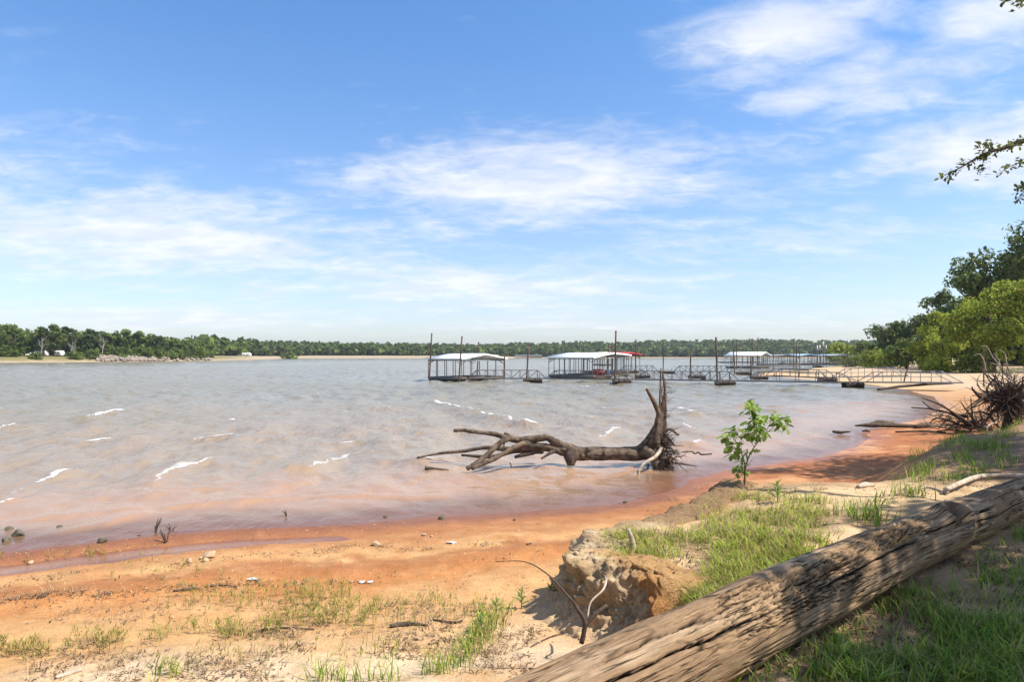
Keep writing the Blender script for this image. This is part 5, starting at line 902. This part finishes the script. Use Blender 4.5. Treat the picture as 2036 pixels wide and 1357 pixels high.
# ---------------------------------------------------------------- boat docks
def dock(label, C, u, lu, v, lv, ze, zr, zf, roof, nu, nv, deck=True, post='steel', posts=True, slips=True, zd=.42):
    """covered boat dock: C near corner, u along the gable end, v along the ridge; ze/zr/zf eave, ridge, far eave"""
    C = Vector((C[0], C[1], 0)); u = Vector((u[0], u[1], 0)).normalized(); v = Vector((v[0], v[1], 0)).normalized(); root = thing('boat_dock', label, 'boat dock', tuple(C + u * lu / 2 + v * lv / 2), 'covered boat docks'); o = root.location
    Zv = Vector((0, 0, 1)); oh = .35
    def slab(name, a, b, c_, d_, th, mat):
        q = [a, b, c_, d_]; V = np.array([list(p_ - o) for p_ in q] + [list(p_ - o - Zv * th) for p_ in q]); Fq = np.array([[0, 1, 2, 3], [7, 6, 5, 4], [0, 4, 5, 1], [1, 5, 6, 2], [2, 6, 7, 3], [3, 7, 4, 0]]); return link(name, mesh(name, V, Fq), MT[mat], root)
    a0 = C - v * oh - u * oh; a1 = C + v * (lv + oh) - u * oh; m0 = C + u * lu / 2 - v * oh; m1 = C + u * lu / 2 + v * (lv + oh); b0 = C + u * (lu + oh) - v * oh; b1 = C + u * (lu + oh) + v * (lv + oh)
    rp = slab('roof_panel', a0 + Zv * ze, m0 + Zv * zr, m1 + Zv * zr, a1 + Zv * ze, .06, roof); rq = slab('roof_panel', m0 + Zv * (zr + .004), b0 + Zv * zf, b1 + Zv * zf, m1 + Zv * (zr + .004), .06, roof)
    for (p_, q_, z0, z1, own) in [(a0, a1, ze, ze, rp), (b0, b1, zf, zf, rq), (a0, m0, ze, zr, rp), (m0, b0, zr, zf, rq), (a1, m1, ze, zr, rp), (m1, b1, zr, zf, rq)]:
        fb = bar('fascia', p_ + Zv * (z0 - .10), q_ + Zv * (z1 - .10), .05, .14, MT[roof if roof != 'white_roof' else 'white'], root); fb.parent = own
    for t in (0, lv):
        bar('gable_beam', C + v * t + Zv * (ze - .30), C + u * lu + v * t + Zv * (zf - .30), .08, .10, MT['pale_steel'], root)
        for q in (.25, .5, .75): zz = ze + (zr - ze) * (1 - abs(q - .5) * 2); bar('gable_strut', C + u * lu * q + v * t + Zv * (ze - .3), C + u * lu * q + v * t + Zv * (zz - .16), .06, .06, MT['pale_steel'], root)
    for i in range(nu + 1):
        t = i / nu; zz = ze + (zf - ze) * t - .15
        for w_ in (0, 1): bar('post', C + u * lu * t + v * lv * w_ + Zv * .2, C + u * lu * t + v * lv * w_ + Zv * zz, .085, .085, MT[post], root)
    for i in range(1, nv):
        t = i / nv
        for w_ in (0, 1): bar('post', C + v * lv * t + u * lu * w_ + Zv * .2, C + v * lv * t + u * lu * w_ + Zv * ((ze, zf)[w_] - .15), .085, .085, MT[post], root)
    for w_ in (0, 1): bar('eave_beam', C + u * lu * w_ + Zv * ((ze, zf)[w_] - .22), C + u * lu * w_ + v * lv + Zv * ((ze, zf)[w_] - .22), .09, .12, MT[post], root)
    for w_ in (0, 1):                                  # knee braces
        for t in (0, 1):
            q = C + u * lu * w_ + v * lv * t; s_ = 1 if t == 0 else -1; s2 = 1 if w_ == 0 else -1; e = (ze, zf)[w_]
            bar('knee_brace', q + Zv * (e - .75), q + v * s_ * .8 + Zv * (e - .35), .05, .05, MT[post], root); bar('knee_brace', q + Zv * (e - .75), q + u * s2 * .8 + Zv * (e - .35), .05, .05, MT[post], root)
    for w_ in (0, .5, 1):
        p_ = C + u * (lu * w_); wd = 1.0 if w_ != .5 else .8; sft = u * (.5 if w_ == 0 else (-.5 if w_ == 1 else 0)); bar('walk_deck', p_ + sft + Zv * zd, p_ + sft + v * lv + Zv * zd, wd, .10, MT['deck'], root); bar('float', p_ + sft + v * .15 + Zv * .12, p_ + sft + v * (lv - .15) + Zv * .12, wd * .85, .46, MT['float'], root)
    bar('walk_deck', C + v * (lv - .5) + u * 1.02 + Zv * (zd + .005), C + v * (lv - .5) + u * (lu - 1.02) + Zv * (zd + .005), .95, .10, MT['deck'], root)
    bar('frame_rail', C - v * .06 + Zv * (zd - .12), C - v * .06 + u * lu + Zv * (zd - .12), .08, .22, MT['rust'], root); bar('frame_rail', C - u * .06 + Zv * (zd - .12), C - u * .06 + v * lv + Zv * (zd - .12), .08, .22, MT['steel'], root)
    return root
dock('white gable roofed boat dock standing farthest left in the lake', (-5.9, 80), (.573, .82), 8.5, (-.82, .573), 5.2, 2.72, 3.28, 2.72, 'white_roof', 5, 4)
dock('long white roofed boat dock in the middle with a red box on deck', (10.4, 88), (.54, .84), 11.6, (-.84, .54), 6.5, 2.85, 3.45, 3.16, 'white_roof', 8, 8)
dock('red roofed boat dock half hidden behind the middle white one', (17.2, 112), (.55, .83), 9.5, (-.83, .55), 6, 3.05, 3.62, 3.3, 'red_roof', 5, 4)
dock('white gable roofed boat dock standing before the dark one at right', (58, 160), (.60, .80), 8.0, (-.80, .60), 8.0, 3.1, 3.95, 3.1, 'white_roof', 5, 6)
dock('dark flat roofed boat dock behind the right white roof', (91, 283), (.9, .43), 17, (-.43, .9), 8, 3.3, 3.7, 3.3, 'grey_roof', 6, 4)
dock('grey roofed boat dock between the white and the blue roofs', (79, 205), (.95, .3), 9.0, (-.3, .95), 9, 3.0, 3.45, 2.9, 'grey_roof', 7, 5)
dock('pale blue roofed boat dock in the middle of the far right docks', (93, 222), (.93, .36), 9.5, (-.36, .93), 9, 3.0, 3.6, 3.0, 'blue_roof', 7, 5)
dock('long blue grey roofed boat dock nearest the right shore bushes', (108, 232), (.95, .30), 10.5, (-.30, .95), 10, 3.1, 3.55, 3.0, 'blue_grey_roof', 8, 5)
dock('small white roofed boat dock far behind the middle dock', (27, 205), (.9, .43), 4.2, (-.43, .9), 5, 3.7, 4.15, 3.7, 'white_roof', 3, 3)
for i, (px, D, L, lb) in enumerate([(960, 820, 38, 'long low white marina roof before the far wood, left of the sand'), (1050, 860, 34, 'second long marina roof before the far wood, at the sand bar')]):
    p = wl_pt(px, HY + CH * F / D); root = thing('marina_roof', lb, 'marina', tuple(p), 'far marina roofs'); P = Vector(p); P.z = 0
    bar('roof', P + Vector((-L / 2, 0, 3.6)), P + Vector((L / 2, 0, 3.6)), 14, .5, MT['white_roof' if i == 0 else 'grey_roof'], root); bar('fascia', P + Vector((-L / 2, -7.1, 3.35)), P + Vector((L / 2, -7.1, 3.35)), .1, .5, MT['white'], root)
    for q in range(9): bar('post', P + Vector((-L / 2 + L * q / 8, -6.8, 0)), P + Vector((-L / 2 + L * q / 8, -6.8, 3.4)), .25, .25, MT['steel'], root)
    bar('deck', P + Vector((-L / 2, 0, .4)), P + Vector((L / 2, 0, .4)), 13, .5, MT['float'], root)
def gangway(label, P, Q, h=.95, bay=1.0, mat='steel', wd=1.1, truss=True, slant=True, zp=.36, zq=.36):
    P = Vector((P[0], P[1], zp)); Q = Vector((Q[0], Q[1], zq)); d_ = Q - P; L = d_.length; d_.normalize(); sd_ = Vector((-d_.y, d_.x, 0)).normalized() * wd / 2; root = thing('gangway', label, 'walkway', tuple((P + Q) / 2), 'dock walkways'); n = max(3, round(L / bay)); up = Vector((0, 0, h)); st = L / n
    bar('deck', P, Q, wd - .12, .06, MT['deck'], root)
    for s_ in (-1, 1):
        a = P + sd_ * s_; bar('bottom_chord', a, a + d_ * L, .08, .12, MT[mat], root); e = st if slant else 0
        bar('top_rail', a + up + d_ * e, a + up + d_ * (L - e), .06, .07, MT[mat], root)
        if not truss: bar('mid_rail', a + up * .5 + d_ * e, a + up * .5 + d_ * (L - e), .035, .04, MT[mat], root)
        for i in range(1 if slant else 0, n if slant else n + 1):
            bar('rail_post', a + d_ * st * i, a + d_ * st * i + up, .05, .05, MT[mat], root)
            if truss and i < n - 1:
                if i < n / 2: bar('brace', a + d_ * st * i + up, a + d_ * st * (i + 1), .035, .035, MT[mat], root)
                else: bar('brace', a + d_ * st * i, a + d_ * st * (i + 1) + up, .035, .035, MT[mat], root)
        if slant: bar('end_brace', a, a + d_ * st + up, .06, .06, MT[mat], root); bar('end_brace', a + d_ * L, a + d_ * (L - st) + up, .06, .06, MT[mat], root)
def X(px, D): return ((px - CX) / F * D, D)
gangway('truss walkway running right from the leftmost boat dock', X(931, 80.4), X(1086, 79.5))
gangway('front truss walkway passing before the middle boat dock', X(1088, 79.2), X(1262, 76.2))
gangway('front truss walkway right of the tall middle pole', X(1264, 76.0), X(1470, 72.2))
gangway('front rail walkway over open water before the sand spit', X(1474, 72.0), X(1708, 65.0), bay=2.0, truss=False, zq=.45)
gangway('landing walkway reaching the sand in front of the willows', X(1712, 64.8), X(1905, 55.5), bay=2.0, truss=False, mat='pale_steel', zp=.5, zq=.8)
gangway('rear truss walkway right of the red roofed dock', X(1232, 119), X(1308, 117)); gangway('rear truss walkway ending at the pole before the right dock', X(1340, 116.5), X(1458, 113))
gangway('rear sloped walkway from the right dock toward the float', X(1460, 112), X(1590, 128), bay=1.4); gangway('rear rail walkway crossing the sand spit', X(1530, 92), X(1655, 80), bay=1.8, truss=False); gangway('rear landing walkway on the sand behind the front one', X(1660, 79.5), X(1800, 72), bay=1.8, truss=False, zp=.5, zq=.9, mat='pale_steel')
gangway('far walkway running right from the grey roofed dock', X(1545, 175), X(1720, 165), bay=1.5, truss=True, zp=.6, zq=.8); gangway('farthest walkway before the blue roofed docks', X(1600, 190), X(1730, 178), bay=1.5, truss=False, zp=.7, zq=1.0); gangway('far walkway behind the right white dock', X(1510, 170), X(1590, 160), bay=1.5, zp=.8, zq=.8)
def floatp(label, px0, px1, D, hh=.45, dp=2.0, light=False):
    a = Vector((*X(px0, D), 0)); b = Vector((*X(px1, D), 0)); root = thing('float_platform', label, 'float', tuple((a + b) / 2), 'walkway floats'); Yv = Vector((0, dp / 2, 0)); Zv = Vector((0, 0, 1)); m = 'tan_float' if light else 'float'
    bar('float_tank', a + Zv * .08, b + Zv * .08, dp, hh, MT['float'], root)
    for q in (0, 1): bar('frame_beam', a + (Yv if q else -Yv) * 1.06 + Zv * (hh * .5 + .05), b + (Yv if q else -Yv) * 1.06 + Zv * (hh * .5 + .05), .10, .12, MT['rust'], root)
    for q in (.04, .36, .68, .96):
        p_ = a.lerp(b, q); bar('cross_beam', p_ - Yv + Zv * (hh * .5 + .16), p_ + Yv + Zv * (hh * .5 + .16), .10, .10, MT['tan_float' if light or q > .9 else 'rust'], root)
    bar('upright', a.lerp(b, .25) + Zv * .2, a.lerp(b, .25) + Zv * (hh + .55), .07, .07, MT['pale_steel'], root); bar('upright', a.lerp(b, .85) + Zv * .2, a.lerp(b, .85) + Zv * (hh + .45), .06, .06, MT['rust'], root); bar('strut', a.lerp(b, .1) + Zv * (hh + .5), a.lerp(b, .5) + Zv * (hh * .5 + .1), .07, .07, MT['steel'], root)
for (lb, a, b, D, lt) in [('dark float under the walkway right of the leftmost dock', 1040, 1078, 77, 0), ('dark float at the foot of the tallest middle pole', 1219, 1253, 72.8, 0), ('dark float behind the front walkway by the red roofed dock', 1264, 1291, 92, 0), ('dark float behind the front walkway near the upturned roots', 1371, 1400, 90, 0), ('float at the foot of the tall pole above the sapling', 1425, 1458, 69.5, 1), ('dark float where the two rear walkways meet', 1466, 1491, 108, 0), ('float beside the short pole left of the sand spit', 1495, 1523, 87, 1), ('stacked float at the pair of poles before the grey roofed dock', 1580, 1604, 128, 1),
                          ('small dark float below the far walkway, left one of two', 1618, 1632, 178, 0), ('small dark float below the far walkway, right one of two', 1680, 1700, 165, 0), ('dark float under the rear walkway at the sand spit edge', 1631, 1659, 79, 0), ('tan framed float under the front walkway near the landing', 1681, 1710, 65.4, 1), ('low float under the rear truss walkway right of the red roof', 1310, 1340, 114, 0)]: floatp(lb, a, b, D, light=bool(lt), dp=1.6)
def pole(label, px, py, D, px2=None, mat='rust', r=.09):
    t = at(px, py, D); b = np.array([((px2 if px2 else px) - CX) / F * D, D, -1.2]); root = thing('mooring_pole', label, 'pole', tuple(b), 'mooring poles'); sh = tube('shaft', [b, (b + t) / 2, t], [r, r, r], MT[mat], root, 10, 2); cp = tube('cap', [t, t + (t - b) / np.linalg.norm(t - b) * .10], [r * 1.12, r * 1.12], MT['pale_steel' if mat != 'rust' else 'rust'], root, 10, 2); cp.parent = sh; return root
for (lb, px, py, D, p2, mt) in [('leaning rusty pole at the left corner of the leftmost dock', 858.5, 665, 81.5, 852.5, 'rust'), ('rusty pole at the near corner of the leftmost dock', 918.5, 671, 78.8, 911, 'rust'), ('rusty pole rising behind the roof of the leftmost dock', 951.5, 682, 92, 948, 'rust'), ('short rusty pole at the right corner of the leftmost dock', 1003, 706, 86, 1003, 'rust'), ('leaning rusty pole on the float right of the leftmost dock', 1051, 686, 78, 1045.5, 'rust'), ('thin pole rising behind the left half of the middle dock roof', 1160.5, 684, 104, 1160, 'rust'),
                                ('tallest rusty pole, in front of the middle dock', 1224.5, 660, 74, 1222, 'rust'), ('thin pole behind the middle dock roof, left one of a pair', 1210, 684, 117, 1209, 'rust'), ('thin pole behind the middle dock roof, right one of a pair', 1217, 683, 119, 1217, 'rust'), ('pole at the right corner of the red roofed dock', 1264.5, 677, 108, 1263, 'rust'), ('thin pole above the upturned roots', 1319.5, 680, 116, 1318, 'rust'), ('short leaning pole on the float above the root plate', 1373.5, 697, 90, 1371.5, 'rust'), ('tall rusty pole standing between the upturned roots and the sapling', 1423.5, 673, 70, 1427, 'rust'),
                                ('pole left of the dark posts at the right docks', 1457.5, 681, 112, 1461, 'rust'), ('pole by the left post of the right white dock', 1465, 676, 150, 1464, 'rust'), ('short rusty pole on the float left of the sand spit', 1492.5, 710, 87.5, 1494.5, 'rust'), ('pole rising behind the ridge of the right white dock, left one', 1496.5, 675, 172, 1496, 'rust'), ('pole before the gable of the right white dock', 1507.5, 672, 156, 1505.5, 'rust'), ('pole at the right corner of the right white dock', 1537.5, 683, 165, 1537, 'rust'), ('left pole of the close pair by the stacked float', 1578.5, 682, 130, 1578, 'rust'),
                                ('right pole of the close pair by the stacked float', 1583.5, 682, 131, 1583, 'rust'), ('short pole right of the close pair', 1590, 693, 160, 1589.5, 'rust'), ('thin pole with a white sleeve before the blue roof', 1625, 689, 178, 1625.5, 'steel'), ('dark pole just right of the white sleeved pole', 1630, 688, 190, 1630, 'rust'), ('taller pole with a white tip between the blue roofs', 1637, 681, 176, 1636.5, 'steel'), ('short dark pole right of the white tipped pole', 1642.5, 688, 195, 1642.5, 'rust'), ('lone pole before the right shore bushes', 1684.5, 678, 166, 1684, 'rust')]:
    o = pole(lb, px, py, D, p2, mt)
    if 'white sleeve' in lb or 'white tip' in lb: t = at(px, py, D); tube('sleeve', [t + [0, 0, -1.0], t + [0, 0, .15]], [.13, .13], MT['white'], o, 10, 2)
def post_on_ground(label, px, py, px2, py2, D, r=.07):
    b = np.array(gp(px2, D)); t = at(px, py, D); root = thing('rusty_post', label, 'post', tuple(b)); tube('shaft', [b - [0, 0, .4], (b + t) / 2, t], [r, r, r * .9], MT['rust'], root, 9, 3); tube('cap', [t, t + [0, 0, .06]], [r * 1.15, r * 1.15], MT['rust'], root, 9, 2)
post_on_ground('leaning rusty post stuck in the sand by the landing walkway', 1807, 726, 1795, 746, 72); post_on_ground('upright rusty post on the sand behind the stump', 1955, 690, 1956, 748, 60, .06)
stick('grounded_pipe', [(1745, 775, 58.0), (1800, 768, 58.5), (1855, 764, 59), (1895, 762.5, 59.5)], [.10, .11, .11, .10], 'dark_wood', 'long dark pipe lying on the sand under the landing walkway', 'pipe')
# things on the middle dock
def deck_box():
    c = Vector((*X(1190, 91), 0)); root = thing('storage_box', 'dark red box standing on the deck of the middle boat dock', 'box', (c.x, c.y, .48)); 
    bar('box_body', c + Vector((-.75, 0, .82)), c + Vector((.75, 0, .82)), .8, .62, MT['red_paint'], root); bar('lid', c + Vector((-.68, 0, 1.18)), c + Vector((.68, 0, 1.18)), .86, .10, MT['red_paint'], root); bar('skid', c + Vector((-.78, -.3, .5)), c + Vector((.78, -.3, .5)), .1, .08, MT['steel'], root); bar('skid', c + Vector((-.78, .3, .5)), c + Vector((.78, .3, .5)), .1, .08, MT['steel'], root)
    c = Vector((*X(1208, 92), 0)); root = thing('fuel_drum', 'small blue drum beside the red box on the middle dock', 'drum', (c.x, c.y, .48)); p = np.array(c); tube('drum', [p + [0, 0, .48], p + [0, 0, .7], p + [0, 0, 1.1]], [.26, .28, .26], MT['blue_paint'], root, 14, 2); tube('rim', [p + [0, 0, 1.1], p + [0, 0, 1.14]], [.28, .28], MT['steel'], root, 14, 2)
deck_box()
def bird():
    p = at(512, 688, 160); V = np.array([[-.25, 0, 0], [.05, .06, .02], [.3, 0, .02], [.05, -.06, .02], [.05, 0, .09], [.05, 0, -.07], [-.05, .55, .22], [.12, .5, .2], [-.05, -.55, .25], [.12, -.5, .22], [-.4, .07, 0], [-.4, -.07, 0]])
    Fs = np.array([[0, 5, 1], [1, 5, 2], [2, 5, 3], [3, 5, 0], [0, 1, 4], [1, 2, 4], [2, 3, 4], [3, 0, 4], [1, 7, 6], [1, 6, 0], [3, 8, 9], [3, 0, 8], [0, 10, 11]]); o = link('bird', mesh('bird', V, Fs), material('dark_feather', (.015, .015, .017), rough=.8), loc=p); o.rotation_euler = (.2, -.3, .5); tag(o, 'small dark bird flying low over the lake before the far wood', 'bird')
bird()
# ---------------------------------------------------------------- summer air over the lake
HAZE = 0.00009
if HAZE:
    V, Fq = box_arrays(); V = V * np.array([7000, 7000, 75]) + np.array([0, 0, 33.5]); o = link('haze', mesh('haze', V, Fq), kind='stuff'); m = bpy.data.materials.new('haze'); m.use_nodes = True; t = NT(m.node_tree)
    pv = t.n('ShaderNodeVolumePrincipled', {'Color': (.80, .88, 1, 1), 'Density': HAZE, 'Anisotropy': .2}); t.n('ShaderNodeOutputMaterial', {'Volume': pv}); o.data.materials.append(m); tag(o, 'thin summer haze over the lake', 'haze')
